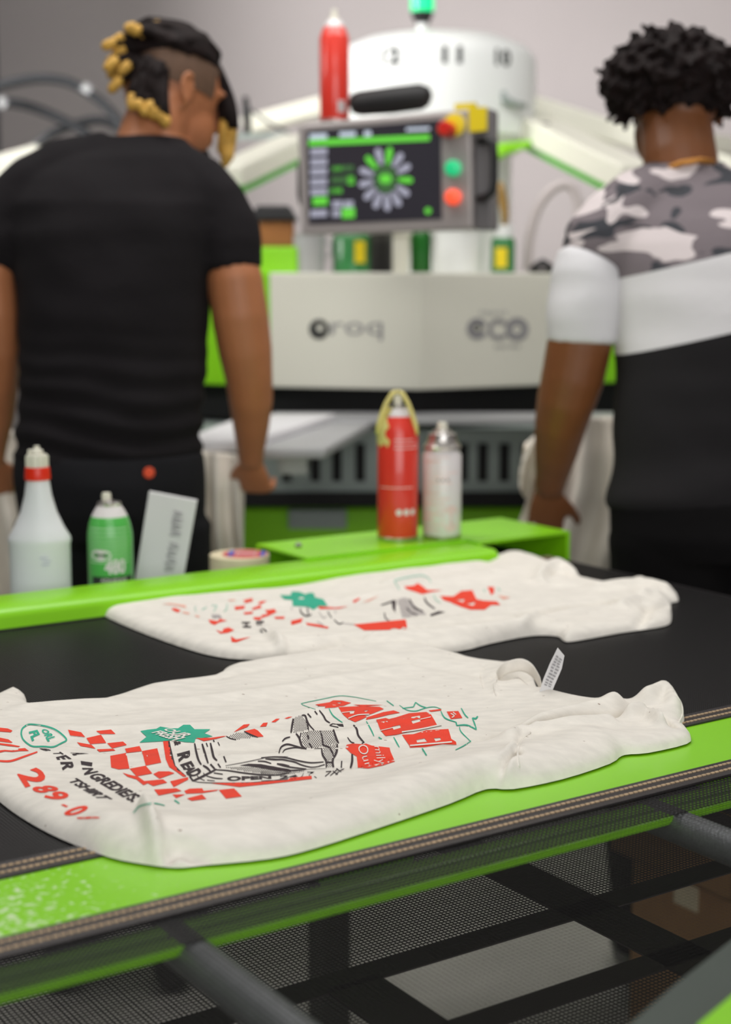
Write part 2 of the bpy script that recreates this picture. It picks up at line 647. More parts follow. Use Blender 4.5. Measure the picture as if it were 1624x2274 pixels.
# return run of the belt below, with taped windows
ZL = ZB - 0.15
holes = [(0.700, 0.922, 0.928, 1.024), (0.973, 1.20, 0.930, 1.03)]
o = strands(0.05, 1.55, 0.45, 1.80, ZL, 0.0046, 0.0046, 0.0012, 0.0005, holes).build('return_belt_mesh', 'meshlow', conv, fixn=False)
o['kind'] = 'stuff'
for nm, a in (('seam_band', (0.05, 1.55, 1.022, 1.052)), ('seam_band', (0.05, 1.55, 0.899, 0.929)),
              ('seam_band', (0.919, 0.974, 0.45, 1.80)), ('seam_band', (0.648, 0.702, 0.45, 1.03)),
              ('seam_band', (1.20, 1.25, 0.45, 1.80))):
    cbox(MB(), *a, ZL + 0.0012, ZL + 0.0026).build(nm, 'seam', conv)
# stitched edge bands
for v0, v1, lines in ((1.060, 1.090, (1.068, 1.080)), (0.928, 0.958, (0.950, 0.938)), (1.856, 1.886, (1.864, 1.876))):
    e = cbox(MB(), UMIN, UMAX, v0, v1, ZB - 0.001, ZB + 0.0012).build('belt_edge', 'tape', conv)
    mb = MB()
    for lv in lines:
        u = UMIN
        while u < UMAX:
            cbox(mb, u, u + 0.0042, lv - 0.0011, lv + 0.0011, ZB + 0.0008, ZB + 0.0022)
            u += 0.0056
    s_ = mb.build('stitching', 'stitch', e, fixn=False)
    s_['kind'] = 'stuff'
# belt turning round the end roller
mb = MB()
R_END = 0.04
for v0, v1 in ((1.06, 1.886), (0.30, 0.958)):
    n = 12
    pv, pf = [], []
    for i in range(n + 1):
        a = math.pi * i / n
        for vv in (v0, v1):
            pv.append((UMAX - U0 + R_END * math.sin(a), vv - V0, ZB - R_END + R_END * math.cos(a)))
    for i in range(n):
        pf.append((2 * i, 2 * i + 1, 2 * i + 3, 2 * i + 2))
    mb.add(pv, pf)
    MBx = MB()
    MBx.tube([(UMAX - U0, v0 - V0 + 0.002, ZB - R_END), (UMAX - U0, v1 - V0 - 0.002, ZB - R_END)], R_END - 0.003, 24)
    MBx.build('end_roller', 'roller', conv, smooth='auto')
mb.build('belt_end_wrap', 'tape', conv, smooth=True)
# centre strip
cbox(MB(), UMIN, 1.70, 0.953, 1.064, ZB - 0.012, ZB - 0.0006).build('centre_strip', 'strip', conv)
# flanges under the belts
for v0, v1 in ((0.888, 0.907), (0.911, 0.930)):
    cbox(MB(), UMIN, 1.60, v0, v1, ZB - 0.012, ZB - 0.005).build('side_flange', 'green', conv, bevel=0.002)
o = strands(UMIN, UMAX, 0.884, 0.930, ZB - 0.0016, 0.0045, 0.0045, 0.0021, 0.0003).build('belt_selvedge', 'meshnear', conv, fixn=False)
o['kind'] = 'stuff'
# rollers
for ur in (-0.008, 0.455, 0.918, 1.347):
    for v0, v1 in ((0.30, 0.935), (1.075, 1.87)):
        mb = MB()
        mb.tube([(ur - U0, v0 - V0, ZB - 0.017), (ur - U0, v0 - V0 + 0.004, ZB - 0.017), (ur - U0, v1 - V0 - 0.004, ZB - 0.017), (ur - U0, v1 - V0, ZB - 0.017)],
                [0.012, 0.0145, 0.0145, 0.012], 24)
        mb.build('roller', 'roller', conv, smooth='auto')
# cross members and pan below the far belt
for uc, wd in ((0.72, 0.10), (1.16, 0.05), (1.50, 0.06)):
    cbox(MB(), uc - wd / 2, uc + wd / 2, 1.07, 1.88, ZB - 0.075, ZB - 0.05).build('cross_member', 'green', conv, bevel=0.003)
# far rail
mb = MB()
prof = [(1.862, -0.055), (1.862, 0.014), (1.866, 0.021), (1.874, 0.0255), (1.950, 0.027), (1.958, 0.022), (1.958, -0.055)]
vs, fs = [], []
for uu in (UMIN, 1.50):
    for pv_, pz_ in prof:
        vs.append((uu - U0, pv_ - V0, ZB + pz_))
k = len(prof)
for i in range(k):
    j = (i + 1) % k
    fs.append((i, j, k + j, k + i))
fs += [tuple(range(k)), tuple(range(2 * k - 1, k - 1, -1))]
mb.add(vs, fs).build('side_rail', 'green', conv, smooth='auto')
# ledge behind the rail (bottles stand on it)
cbox(MB(), UMIN, 1.19, 1.957, 2.14, ZB - 0.036, ZB - 0.026).build('ledge', 'greymach', conv, bevel=0.002)
cbox(MB(), UMIN, 1.69, 2.13, 2.14, ZB - 0.20, ZB - 0.0262).build('side_skirt', 'green', conv)
# bearing housing with top plate where the cans stand
hp = cbox(MB(), 1.195, 1.695, 1.945, 2.10, ZB + 0.0262, ZB + 0.031).build('top_plate', 'green', conv, bevel=0.0015)
mb = MB()
cbox(mb, 1.195, 1.695, 2.092, 2.10, ZB - 0.10, ZB + 0.027)
cbox(mb, 1.687, 1.695, 1.915, 2.10, ZB - 0.10, ZB + 0.0262)
cbox(mb, 1.50, 1.508, 1.915, 2.10, ZB - 0.10, ZB + 0.0262)
cbox(mb, 1.50, 1.695, 1.915, 1.947, ZB + 0.0262, ZB + 0.031)
mb.build('bearing_housing', 'green', conv)
mb = MB()
mb.lathe([(0.006, 0.0), (0.006, 0.004), (0.003, 0.007)], 6, (1.235 - U0, 2.035 - V0, ZB + 0.031))
mb.build('bolt', 'steel', conv)
mb = MB()
mb.tube([(1.60 - U0, 1.93 - V0, ZB - 0.02), (1.60 - U0, 2.09 - V0, ZB - 0.02)], 0.025, 20)
mb.build('bearing', 'black', conv, smooth='auto')
# legs and lower frame
for uu, vv in ((0.15, 0.60), (0.15, 1.93), (1.50, 0.60), (1.22, 1.925)):
    cbox(MB(), uu - 0.025, uu + 0.025, vv - 0.025, vv + 0.025, 0.0, ZB - 0.055).build('leg', 'leg', conv, bevel=0.004)
cbox(MB(), 0.15, 1.50, 0.58, 0.62, ZB - 0.11, ZB - 0.055).build('side_beam', 'green', conv)
q = [PZ(1392, 2280, ZB + 0.012), PZ(1500, 2186, ZB + 0.012), PZ(1630, 2084, ZB + 0.012), PZ(1800, 2330, ZB + 0.012), PZ(1420, 2420, ZB + 0.012)]
mb = MB()
mb.add([tuple(a) for a in q] + [(a.x, a.y, a.z - 0.012) for a in q], [(0, 1, 2, 3, 4), (9, 8, 7, 6, 5)] + [(i, (i + 1) % 5, 5 + (i + 1) % 5, 5 + i) for i in range(5)])
cv = mb.build('corner_cover', 'covergrey', conv, inv=True)
mb = MB().slab([PZ(1548, 2290, ZB + 0.013), PZ(1640, 2212, ZB + 0.013), PZ(1800, 2400, ZB + 0.013), PZ(1600, 2420, ZB + 0.013)], (0, 0, 0.004))
mb.build('corner_trim', 'green', cv, inv=True)
mb = MB()
mb.beam((1.50 - U0, 0.60 - V0, ZB - 0.06), (0.80 - U0, 0.66 - V0, ZB - 0.36), 0.05, 0.05)
mb.build('brace', 'greendark', conv, bevel=0.005)

# ================================================================== T-SHIRTS LYING ON THE BELT


def seg_dist(px, py, poly, closed=True):
    """min distance of points to a polyline, nearest point too"""
    n = len(poly)
    best = np.full(px.shape, 1e9)
    bx = np.zeros_like(px)
    by = np.zeros_like(py)
    for i in range(n if closed else n - 1):
        ax, ay = poly[i]
        cx, cy = poly[(i + 1) % n]
        dx, dy = cx - ax, cy - ay
        L = dx * dx + dy * dy + 1e-12
        t = np.clip(((px - ax) * dx + (py - ay) * dy) / L, 0, 1)
        qx, qy = ax + t * dx, ay + t * dy
        d = np.hypot(px - qx, py - qy)
        m_ = d < best
        best[m_] = d[m_]
        bx[m_] = qx[m_]
        by[m_] = qy[m_]
    return best, bx, by


def inside(px, py, poly):
    r = np.zeros(px.shape, bool)
    n = len(poly)
    for i in range(n):
        x0, y0 = poly[i]
        x1, y1 = poly[(i + 1) % n]
        if y0 == y1:
            continue
        c = ((y0 > py) != (y1 > py)) & (px < (x1 - x0) * (py - y0) / (y1 - y0) + x0)
        r ^= c
    return r


def spline(pts, k=4, closed=True):
    out = []
    n = len(pts)
    for i in range(n if closed else n - 1):
        p0, p1, p2, p3 = (pts[(i - 1) % n] if closed or i > 0 else pts[i], pts[i], pts[(i + 1) % n],
                          pts[(i + 2) % n] if closed or i + 2 < n else pts[(i + 1) % n])
        for j in range(k):
            t = j / k
            out.append(tuple(0.5 * ((2 * p1[q]) + (-p0[q] + p2[q]) * t + (2 * p0[q] - 5 * p1[q] + 4 * p2[q] - p3[q]) * t * t
                                    + (-p0[q] + 3 * p1[q] - 3 * p2[q] + p3[q]) * t ** 3) for q in range(len(p1))))
    if not closed:
        out.append(tuple(pts[-1]))
    return out


def shirt(name, label, outline, feats, T, R, step, seed, amp=0.003):
    """outline: (px, py, dz) where dz = height above the belt at which that edge is seen"""
    pl = []
    for x, y, dz in spline([tuple(map(float, p)) for p in outline], 3):
        q = PZ(x, y, ZB + dz)
        pl.append((q.x, q.y))
    xs = [p[0] for p in pl]
    ys = [p[1] for p in pl]
    nx = int((max(xs) - min(xs)) / step) + 4
    ny = int((max(ys) - min(ys)) / step) + 4
    # grid aligned with the belt direction is not needed, a plain grid will do
    gx = min(xs) - 1.5 * step + step * np.arange(nx)
    gy = min(ys) - 1.5 * step + step * np.arange(ny)
    X, Y = np.meshgrid(gx, gy, indexing='ij')
    X = X.ravel()
    Y = Y.ravel()
    d, bx, by = seg_dist(X, Y, pl)
    ins = inside(X, Y, pl)
    idx = np.arange(nx * ny).reshape(nx, ny)
    q = np.stack([idx[:-1, :-1], idx[1:, :-1], idx[1:, 1:], idx[:-1, 1:]], -1).reshape(-1, 4)
    q = q[ins[q].any(1)]
    used = np.unique(q)
    out = ~ins
    X[out] = bx[out]
    Y[out] = by[out]
    d[out] = 0
    base = np.full(X.shape, T)
    fe = np.zeros(X.shape)
    for pts, wd, am in feats:
        pp = [PZ(x, y, ZB + T) for x, y in spline([tuple(map(float, p)) for p in pts], 4, False)]
        dd, _, _ = seg_dist(X, Y, [(p.x, p.y) for p in pp], False)
        fe += 0.8 * am * np.exp(-(dd / wd) ** 2)
    nz = np.zeros(X.shape)
    for i in used:
        p = Vector((X[i] * 6, Y[i] * 6, seed))
        uu, vv = X[i] * CA + Y[i] * SA, -X[i] * SA + Y[i] * CA
        wv = noise.noise(Vector((uu * 5, vv * 17 + 1.5 * noise.noise(Vector((uu * 6, vv * 4, seed))), seed + 5)))
        nz[i] = noise.noise(p) * amp * 1.8 + noise.noise(p * 3.1) * amp * 0.4 + (0.35 - abs(wv)) * amp * 0.6
    t = np.clip(d / R, 0, 1)
    prof = np.sqrt(np.clip(1 - (1 - t) ** 2, 0, 1))
    Z = ZB + 0.0015 + (base + fe + nz) * prof
    Z = np.maximum(Z, ZB + 0.0015)
    Z[out] = ZB + 0.0012
    rem = np.full(nx * ny, -1)
    rem[used] = np.arange(len(used))
    me = bpy.data.meshes.new(name)
    verts = np.stack([X[used], Y[used], Z[used]], 1)
    me.from_pydata(verts.tolist(), [], rem[q].tolist())
    c = Vector((sum(xs) / len(xs), sum(ys) / len(ys), ZB + 0.0012))
    root = thing(name, label, 'shirt', c)
    o = link('shirt_body', me, 'cotton', root, smooth=True, inv=True)
    bv = BVHTree.FromPolygons([Vector(v) for v in verts], [tuple(f) for f in rem[q].tolist()])
    return root, bv


def islands(fs):
    """connected groups of faces"""
    par = {}

    def find(a):
        while par.setdefault(a, a) != a:
            par[a] = par[par[a]]
            a = par[a]
        return a
    for f in fs:
        for i in f[1:]:
            par[find(f[0])] = find(i)
    out = {}
    for f in fs:
        out.setdefault(find(f[0]), []).append(f)
    return list(out.values())


class Decal:
    """flat ink: shapes traced in the picture, dropped along their ray onto the cloth"""

    def __init__(self, bv, lift=0.0004):
        self.bv, self.lift, self.layers = bv, lift, []

    def tris(self, key, tri2d, lift=0.0, kind='shape'):
        L = MB()
        self.layers.append((key, kind, L))
        stack = list(tri2d)
        while stack:
            a, b_, c_ = stack.pop()
            e = [math.dist(a, b_), math.dist(b_, c_), math.dist(c_, a)]
            m_ = max(e)
            if m_ > 9:
                if e[0] == m_:
                    h = ((a[0] + b_[0]) / 2, (a[1] + b_[1]) / 2)
                    stack += [(a, h, c_), (h, b_, c_)]
                elif e[1] == m_:
                    h = ((b_[0] + c_[0]) / 2, (b_[1] + c_[1]) / 2)
                    stack += [(a, b_, h), (a, h, c_)]
                else:
                    h = ((a[0] + c_[0]) / 2, (a[1] + c_[1]) / 2)
                    stack += [(a, b_, h), (h, b_, c_)]
                continue
            ps = []
            for x, y in (a, b_, c_):
                r = ray(x, y).normalized()
                hit, nrm, _, dist = self.bv.ray_cast(CAMV, r)
                if hit is None:
                    break
                ps.append(hit + Vector((0, 0, 1)) * (self.lift + lift) - r * (self.lift + lift))
            if len(ps) == 3 and max((ps[0] - ps[1]).length, (ps[1] - ps[2]).length, (ps[2] - ps[0]).length) < 0.05:
                L.add(ps, [(0, 1, 2)])

    def poly(self, key, pts, holes=(), lift=0.0):
        loops = [[Vector((x, y, 0)) for x, y in pts]] + [[Vector((x, y, 0)) for x, y in h] for h in holes]
        flat = [v for l in loops for v in l]
        t = tessellate_polygon(loops)
        self.tris(key, [tuple((flat[i].x, flat[i].y) for i in tr) for tr in t], lift)

    def stroke(self, key, pts, wd, lift=0.0, taper=True):
        pts = spline(pts, 4, False) if len(pts) > 2 else list(pts)
        n = len(pts)
        L, R_ = [], []
        for i, (x, y) in enumerate(pts):
            x0, y0 = pts[max(i - 1, 0)]
            x1, y1 = pts[min(i + 1, n - 1)]
            l = math.hypot(x1 - x0, y1 - y0) or 1
            k = wd / 2
            if taper and n > 3:
                k *= 0.55 + 0.45 * math.sin(math.pi * (i + 0.6) / (n + 0.2))
            L.append((x - (y1 - y0) / l * k, y + (x1 - x0) / l * k))
            R_.append((x + (y1 - y0) / l * k, y - (x1 - x0) / l * k))
        t = []
        for i in range(n - 1):
            t += [(L[i], R_[i], R_[i + 1]), (L[i], R_[i + 1], L[i + 1])]
        self.tris(key, t, lift, 'line')

    def text(self, key, s, BL, BR, TR, TL, bold=0.02, lift=0.0):
        vs, fs = text_mesh(s, bold)
        q = []
        for a, c in vs:
            q.append(tuple((1 - a) * (1 - c) * BL[i] + a * (1 - c) * BR[i] + a * c * TR[i] + (1 - a) * c * TL[i] for i in (0, 1)))
        for isl in islands(fs):
            self.tris(key, [tuple(q[i] for i in f) for f in isl], lift, 'letter')

    def dots(self, key, pts, pitch, r, sk=0.35):
        xs = [p[0] for p in pts]
        ys = [p[1] for p in pts]
        pa = [(float(a), float(b_)) for a, b_ in pts]
        y = min(ys)
        row = 0
        t = []
        while y < max(ys):
            x = min(xs) + (pitch / 2 if row % 2 else 0)
            while x < max(xs):
                if inside(np.array([x]), np.array([y]), pa)[0]:
                    h = [(x + r * math.cos(k * math.pi / 3), y + r * 0.8 * math.sin(k * math.pi / 3)) for k in range(6)]
                    t += [(h[0], h[k], h[k + 1]) for k in range(1, 5)]
                x += pitch
            y += pitch * 0.62
            row += 1
        self.tris(key, t, 0.0, 'dots')

    def finish(self, root, names):
        for key, kind, mb in self.layers:
            if mb.v:
                o = mb.build(names[key] + '_' + kind, key, root, fixn=False, inv=True)
                if kind == 'dots':
                    o['kind'] = 'stuff'


def crop(x0, y0, s):
    def f(pts):
        return [(x0 + x / s, y0 + y / s) for x, y in pts]
    f.s = s
    return f


BK, FR = 0.010, 0.003
near_outline = [(-95, 1560, BK), (-40, 1548, BK), (0, 1530, BK), (30, 1519, BK), (55, 1530, BK), (68, 1556, BK), (140, 1556, BK), (215, 1549, BK),
                (330, 1514, BK), (470, 1497, BK), (517, 1472, BK), (700, 1447, BK), (850, 1431, BK), (950, 1437, BK),
                (1050, 1462, BK), (1110, 1468, BK), (1150, 1473, BK), (1182, 1488, BK), (1202, 1522, BK), (1260, 1541, BK), (1340, 1557, BK),
                (1385, 1545, BK), (1412, 1552, BK), (1450, 1531, BK), (1482, 1525, BK), (1507, 1541, BK), (1521, 1580, 0.01),
                (1514, 1608, FR), (1533, 1630, FR), (1526, 1648, FR), (1440, 1668, FR), (1385, 1673, FR), (1355, 1692, FR), (1250, 1726, FR),
                (1140, 1748, FR), (1080, 1748, FR), (1000, 1780, FR), (850, 1831, FR), (700, 1879, FR), (600, 1902, FR), (450, 1917, FR),
                (390, 1922, FR), (320, 1914, FR), (240, 1898, FR), (130, 1856, FR), (50, 1813, FR), (0, 1777, FR), (-50, 1735, FR), (-100, 1650, 0.008)]
near_feats = [
    ([(60, 1575), (240, 1562), (520, 1550), (740, 1512), (900, 1490)], 0.014, 0.006),
    ([(120, 1640), (330, 1668), (520, 1668), (640, 1655)], 0.012, -0.005),
    ([(60, 1625), (250, 1625), (470, 1622), (640, 1598), (740, 1580)], 0.011, 0.006),
    ([(560, 1632), (700, 1640), (830, 1620), (960, 1590)], 0.008, 0.004),
    ([(520, 1690), (700, 1680), (900, 1650), (1050, 1625)], 0.010, 0.005),
    ([(620, 1715), (760, 1708), (900, 1680), (1050, 1648), (1180, 1622), (1300, 1600)], 0.006, -0.006),
    ([(250, 1850), (500, 1850), (800, 1780), (1000, 1730), (1150, 1690), (1300, 1640)], 0.030, 0.012),
    ([(160, 1770), (220, 1810), (330, 1845)], 0.03, 0.006),
    # pinch near the hem
    ([(322, 1842), (338, 1868), (352, 1895)], 0.006, 0.020),
    ([(372, 1890), (400, 1884), (450, 1890)], 0.006, -0.026),
    # sleeve creases
    ([(1170, 1628), (1280, 1606), (1360, 1592), (1420, 1585)], 0.0048, -0.032),
    ([(1130, 1650), (1200, 1610), (1290, 1588), (1370, 1572)], 0.011, 0.013),
    ([(1190, 1630), (1280, 1620), (1350, 1610)], 0.009, 0.012),
    ([(1400, 1595), (1440, 1592), (1470, 1612)], 0.007, 0.018),
    ([(1440, 1560), (1480, 1545), (1505, 1570)], 0.012, 0.020),
    ([(1445, 1590), (1470, 1600), (1490, 1612)], 0.005, -0.026),
    ([(1160, 1640), (1150, 1670), (1152, 1700)], 0.0025, -0.005),
    ([(1140, 1690), (1130, 1710), (1120, 1738)], 0.006, 0.008),
    ([(1098, 1742), (1120, 1715), (1148, 1695)], 0.004, -0.016),
    # collar
    ([(1104, 1498), (1128, 1478), (1160, 1474), (1184, 1490), (1198, 1518)], 0.007, 0.004),
    ([(1112, 1508), (1140, 1497), (1172, 1500), (1192, 1520)], 0.009, -0.014),
    ([(1106, 1500), (1098, 1520), (1102, 1545)], 0.003, 0.004),
    ([(1075, 1478), (1068, 1500), (1075, 1528)], 0.0022, -0.0025),
    ([(1210, 1545), (1290, 1562), (1360, 1572)], 0.008, 0.006),
    ([(480, 1505), (640, 1480), (800, 1470), (940, 1480), (1060, 1500)], 0.012, -0.005),
]
tee1, bv1 = shirt('t_shirt', 'speckled cream printed t-shirt with care tag upright, lying across the lime centre strip', near_outline, near_feats, 0.0125, 0.022, 0.0028, 3.0)
D = Decal(bv1)
c1, c2, c3, c4, c5 = crop(0, 1540, 5.413), crop(240, 1560, 5.075), crop(340, 1560, 5.413), crop(580, 1540, 5.413), crop(660, 1520, 3.867)
RED, BLK, TEAL, CRM = 'print_red', 'print_black', 'print_teal', 'print_cream'
for c, polys in ((c1, [
    [(-60, 412), (0, 415), (95, 425), (150, 450), (130, 470), (0, 460), (-60, 455)],
    [(-60, 530), (0, 535), (100, 555), (152, 592), (130, 596), (0, 580), (-60, 570)],
    [(-60, 596), (0, 600), (130, 615), (245, 638), (220, 648), (100, 635), (0, 620), (-60, 616)],
    [(-60, 690), (0, 688), (60, 682), (150, 690), (230, 682), (215, 668), (300, 660), (348, 694), (240, 696), (150, 706), (60, 700), (0, 714), (-60, 716)],
    [(818, 440), (975, 470), (1025, 527), (845, 508)], [(1155, 455), (1335, 438), (1390, 490), (1210, 490)],
    [(1040, 540), (1215, 500), (1278, 598), (1085, 612)], [(925, 590), (1100, 620), (1150, 667), (970, 635)],
    [(1288, 602), (1480, 582), (1525, 622), (1350, 662)], [(1165, 675), (1360, 668), (1390, 690), (1195, 706)],
    [(730, 1340), (770, 1335), (825, 1362), (790, 1370)]]),
    (c2, [
        [(190, 525), (355, 495), (382, 552), (210, 572)], [(25, 605), (205, 572), (242, 748), (120, 757), (35, 735)],
        [(382, 552), (555, 520), (600, 680), (425, 714)], [(245, 750), (425, 716), (500, 803), (320, 835)],
        [(510, 810), (570, 780), (690, 780), (750, 800), (580, 862)], [(165, 795), (230, 815), (340, 840), (445, 915), (400, 935), (320, 870), (220, 840)],
        [(400, 890), (620, 870), (668, 907), (510, 945)], [(700, 892), (900, 845), (905, 872), (740, 957)],
        [(520, 985), (770, 970), (830, 1000), (570, 1052)], [(725, 1040), (870, 1040), (770, 1082)],
        [(860, 1000), (920, 975), (1060, 970), (1080, 1000), (1250, 985), (1220, 1000), (1060, 1025), (880, 1032)],
        [(890, 1085), (1060, 1040), (1110, 1090), (945, 1112)], [(1250, 990), (1420, 972), (1510, 1062), (1330, 1087)],
        [(620, 440), (690, 440), (705, 580), (750, 720), (880, 838), (845, 838), (780, 790), (690, 730), (650, 640)]]),
    (c3, [
        [(515, 430), (690, 430), (840, 408), (890, 405), (760, 440), (610, 468)], [(970, 360), (1090, 270), (1165, 262), (1130, 300)],
        [(1285, 295), (1325, 250), (1380, 245), (1360, 290)], [(1420, 240), (1480, 200), (1525, 198), (1470, 240)],
        [(1100, 348), (1220, 320), (1260, 340), (1330, 412), (1260, 418)],
        [(700, 975), (1000, 968), (1300, 958), (1624, 935), (1650, 910), (1905, 885), (1912, 922), (1600, 958), (1300, 992), (1040, 1020), (900, 1000)]]),
    (c4, [[(275, 305), (330, 285), (380, 282), (320, 305)],
          [(1015, 660), (1030, 620), (1100, 605), (1230, 615), (1260, 605), (1330, 630), (1545, 655), (1560, 710), (1610, 820), (1460, 870), (1290, 905), (1165, 895), (1150, 760), (1080, 720), (1040, 680)]]),
    (c5, [[(740, 178), (690, 182), (560, 190), (480, 176)]])):
    for p in polys:
        D.poly(RED, c(p))
D.stroke(RED, c1([(-60, 812), (0, 815), (130, 815), (290, 762), (450, 705)]), 4.6)
D.poly(RED, c5([(155, 175), (280, 155), (310, 138), (380, 140), (465, 160), (400, 185), (320, 200), (235, 205), (250, 190), (200, 190)]), [c5([(335, 158), (385, 156), (365, 168)])])
D.poly(RED, c5([(355, 197), (560, 188), (710, 195), (745, 213), (640, 255), (580, 270), (600, 280), (560, 300), (500, 325), (440, 300), (395, 260)]),
       [c5([(450, 228), (495, 226), (487, 252), (455, 255)]), c5([(570, 228), (620, 222), (590, 238)])])
D.poly(RED, c5([(600, 285), (740, 240), (830, 225), (885, 245), (790, 262), (700, 285), (590, 305)]))
D.poly(RED, c5([(680, 305), (760, 290), (790, 300), (850, 285), (960, 250), (1110, 238), (1150, 260), (1180, 310), (1205, 355), (1000, 400), (850, 435), (760, 445), (720, 400)]),
       [c5([(815, 365), (885, 350), (892, 375), (830, 392)]), c5([(980, 315), (1055, 298), (1062, 320), (995, 340)])])
D.poly(RED, c5([(900, 435), (1000, 430), (1110, 395), (1300, 385), (1325, 470), (1365, 495), (1370, 520), (1250, 515), (1100, 540), (970, 545), (960, 520)]),
       [c5([(1025, 480), (1095, 465), (1120, 495), (1030, 502)]), c5([(1175, 465), (1230, 460), (1237, 480), (1190, 492)])])
D.poly(RED, c5([(1285, 235), (1385, 230), (1420, 290), (1320, 300)]))
D.poly(RED, c5([(1130, 225), (1235, 213), (1240, 225), (1150, 237)]))
for p, wd in (([(718, 402), (820, 378)], 1.6), ([(1058, 306), (1150, 285)], 1.6), ([(970, 532), (1150, 516), (1330, 500)], 3), ([(440, 298), (520, 268), (620, 262)], 2.2),
              ([(385, 248), (455, 240)], 1.6), ([(900, 415), (1050, 392), (1240, 352)], 3.0), ([(1320, 255), (1350, 275), (1330, 290)], 2.2), ([(1340, 245), (1365, 265)], 2)):
    D.stroke(CRM, c5(p), wd, 0.0005, False)
for t_, a in (('2', [(205, 975), (305, 1135), (605, 1050), (455, 880)]), ('8', [(355, 1135), (452, 1208), (745, 1165), (620, 1100)]),
              ('9', [(482, 1218), (612, 1312), (868, 1240), (750, 1168)]), ('0', [(725, 1440), (840, 1490), (1095, 1390), (1010, 1332)]),
              ('8', [(890, 1495), (960, 1515), (1245, 1500), (1130, 1482)])):
    D.text(RED, t_, *c1(a), bold=0.035)
# teal
D.poly(TEAL, c2([(365, 325), (450, 310), (545, 300), (590, 275), (700, 295), (790, 295), (850, 255), (925, 255), (975, 305), (1155, 305), (1085, 350),
                 (1180, 385), (1060, 405), (985, 410), (975, 455), (870, 450), (740, 428), (620, 440), (355, 455), (435, 390)]))
D.text(CRM, 'OUR', *c2([(610, 312), (840, 408), (975, 372), (700, 300)]), bold=0.03, lift=0.0005)
D.text(CRM, 'FRESH', *c2([(485, 350), (730, 440), (880, 405), (590, 325)]), bold=0.04, lift=0.0005)
D.stroke(TEAL, c1([(255, 490), (262, 440), (290, 405), (345, 375), (430, 378), (540, 395), (650, 430), (740, 490), (800, 560), (740, 600), (640, 645), (520, 640), (400, 640), (330, 605), (275, 550), (255, 490)]), 3.4, taper=False)
D.text(TEAL, 'FL', *c1([(345, 465), (385, 580), (495, 520), (450, 440)]), bold=0.05)
D.text(TEAL, 'ORL', *c1([(490, 437), (575, 585), (685, 545), (560, 430)]), bold=0.04)
D.stroke(TEAL, c2([(285, 1250), (340, 1185), (400, 1160), (520, 1140), (640, 1165)]), 3.0)
D.stroke(TEAL, c2([(750, 1105), (805, 1142)]), 3.2)
for p, wd in (([(160, 215), (95, 195), (40, 172), (60, 160), (230, 125), (360, 100), (480, 108), (600, 130), (680, 145)], 1.4), ([(275, 210), (310, 270), (390, 330)], 2.6),
              ([(595, 318), (635, 390), (660, 445)], 2.8), ([(700, 455), (728, 472)], 2.4), ([(830, 455), (855, 500), (878, 542)], 2.8), ([(1075, 552), (1112, 612)], 3.2),
              ([(770, 142), (830, 185)], 2.0), ([(880, 180), (940, 220), (1020, 230), (1100, 205), (1180, 195), (1240, 215)], 2.0),
              ([(905, 207), (1000, 195)], 2.0), ([(1000, 195), (1018, 155)], 2.4), ([(1018, 155), (1060, 185), (1110, 200)], 2.4),
              ([(1235, 230), (1260, 280), (1300, 305), (1365, 325)], 3.0), ([(1365, 325), (1372, 355)], 3), ([(1370, 355), (1460, 352), (1540, 390)], 3.4), ([(1540, 390), (1525, 340), (1505, 290)], 3.2),
              ([(1410, 205), (1440, 260), (1470, 290)], 3), ([(1505, 290), (1535, 295), (1552, 275)], 4), ([(1395, 365), (1410, 410), (1490, 490)], 2.2), ([(1495, 488), (1430, 530), (1360, 565)], 2.4)):
    D.stroke(TEAL, c5(p), wd)
# black lettering and drawing
D.poly(BLK, c1([(970, 815), (1112, 835), (1105, 880), (978, 858)]))
for t_, a in (('R', [(722, 828), (755, 930), (908, 920), (870, 825)]), ('E', [(672, 770), (690, 800), (865, 790), (790, 742)]), ('T', [(628, 712), (652, 738), (770, 735), (730, 705)]),
              ('B', [(470, 662), (530, 692), (640, 692), (560, 668)]), ('N', [(985, 898), (1015, 985), (1188, 945), (1112, 900)]), ('GREDIE/S.', [(1045, 995), (1585, 1315), (1725, 1250), (1205, 955)]),
              ('AL', [(845, 715), (885, 748), (1078, 730), (1040, 718)]), ('TSHIRT', [(805, 1052), (1190, 1275), (1362, 1275), (925, 1020)])):
    D.text(BLK, t_, *c1(a), bold=0.035)
for t_, a in (('&', [(245, 470), (262, 525), (338, 515), (332, 470)]), ('R', [(285, 622), (312, 725), (458, 688), (440, 580)]), ('E', [(322, 752), (372, 805), (502, 772), (460, 705)]),
              ('A', [(358, 800), (405, 855), (525, 815), (485, 765)]), ('D', [(398, 860), (462, 910), (605, 842), (545, 790)]), ('OPEN', [(890, 950), (1425, 920), (1420, 888), (890, 890)])):
    D.text(BLK, t_, *c3(a), bold=0.045)
for t_, a in (('24', [(220, 1032), (440, 1008), (440, 982), (228, 990)]), ('7', [(570, 988), (622, 985), (642, 945), (555, 945)])):
    D.text(BLK, t_, *c4(a), bold=0.035)
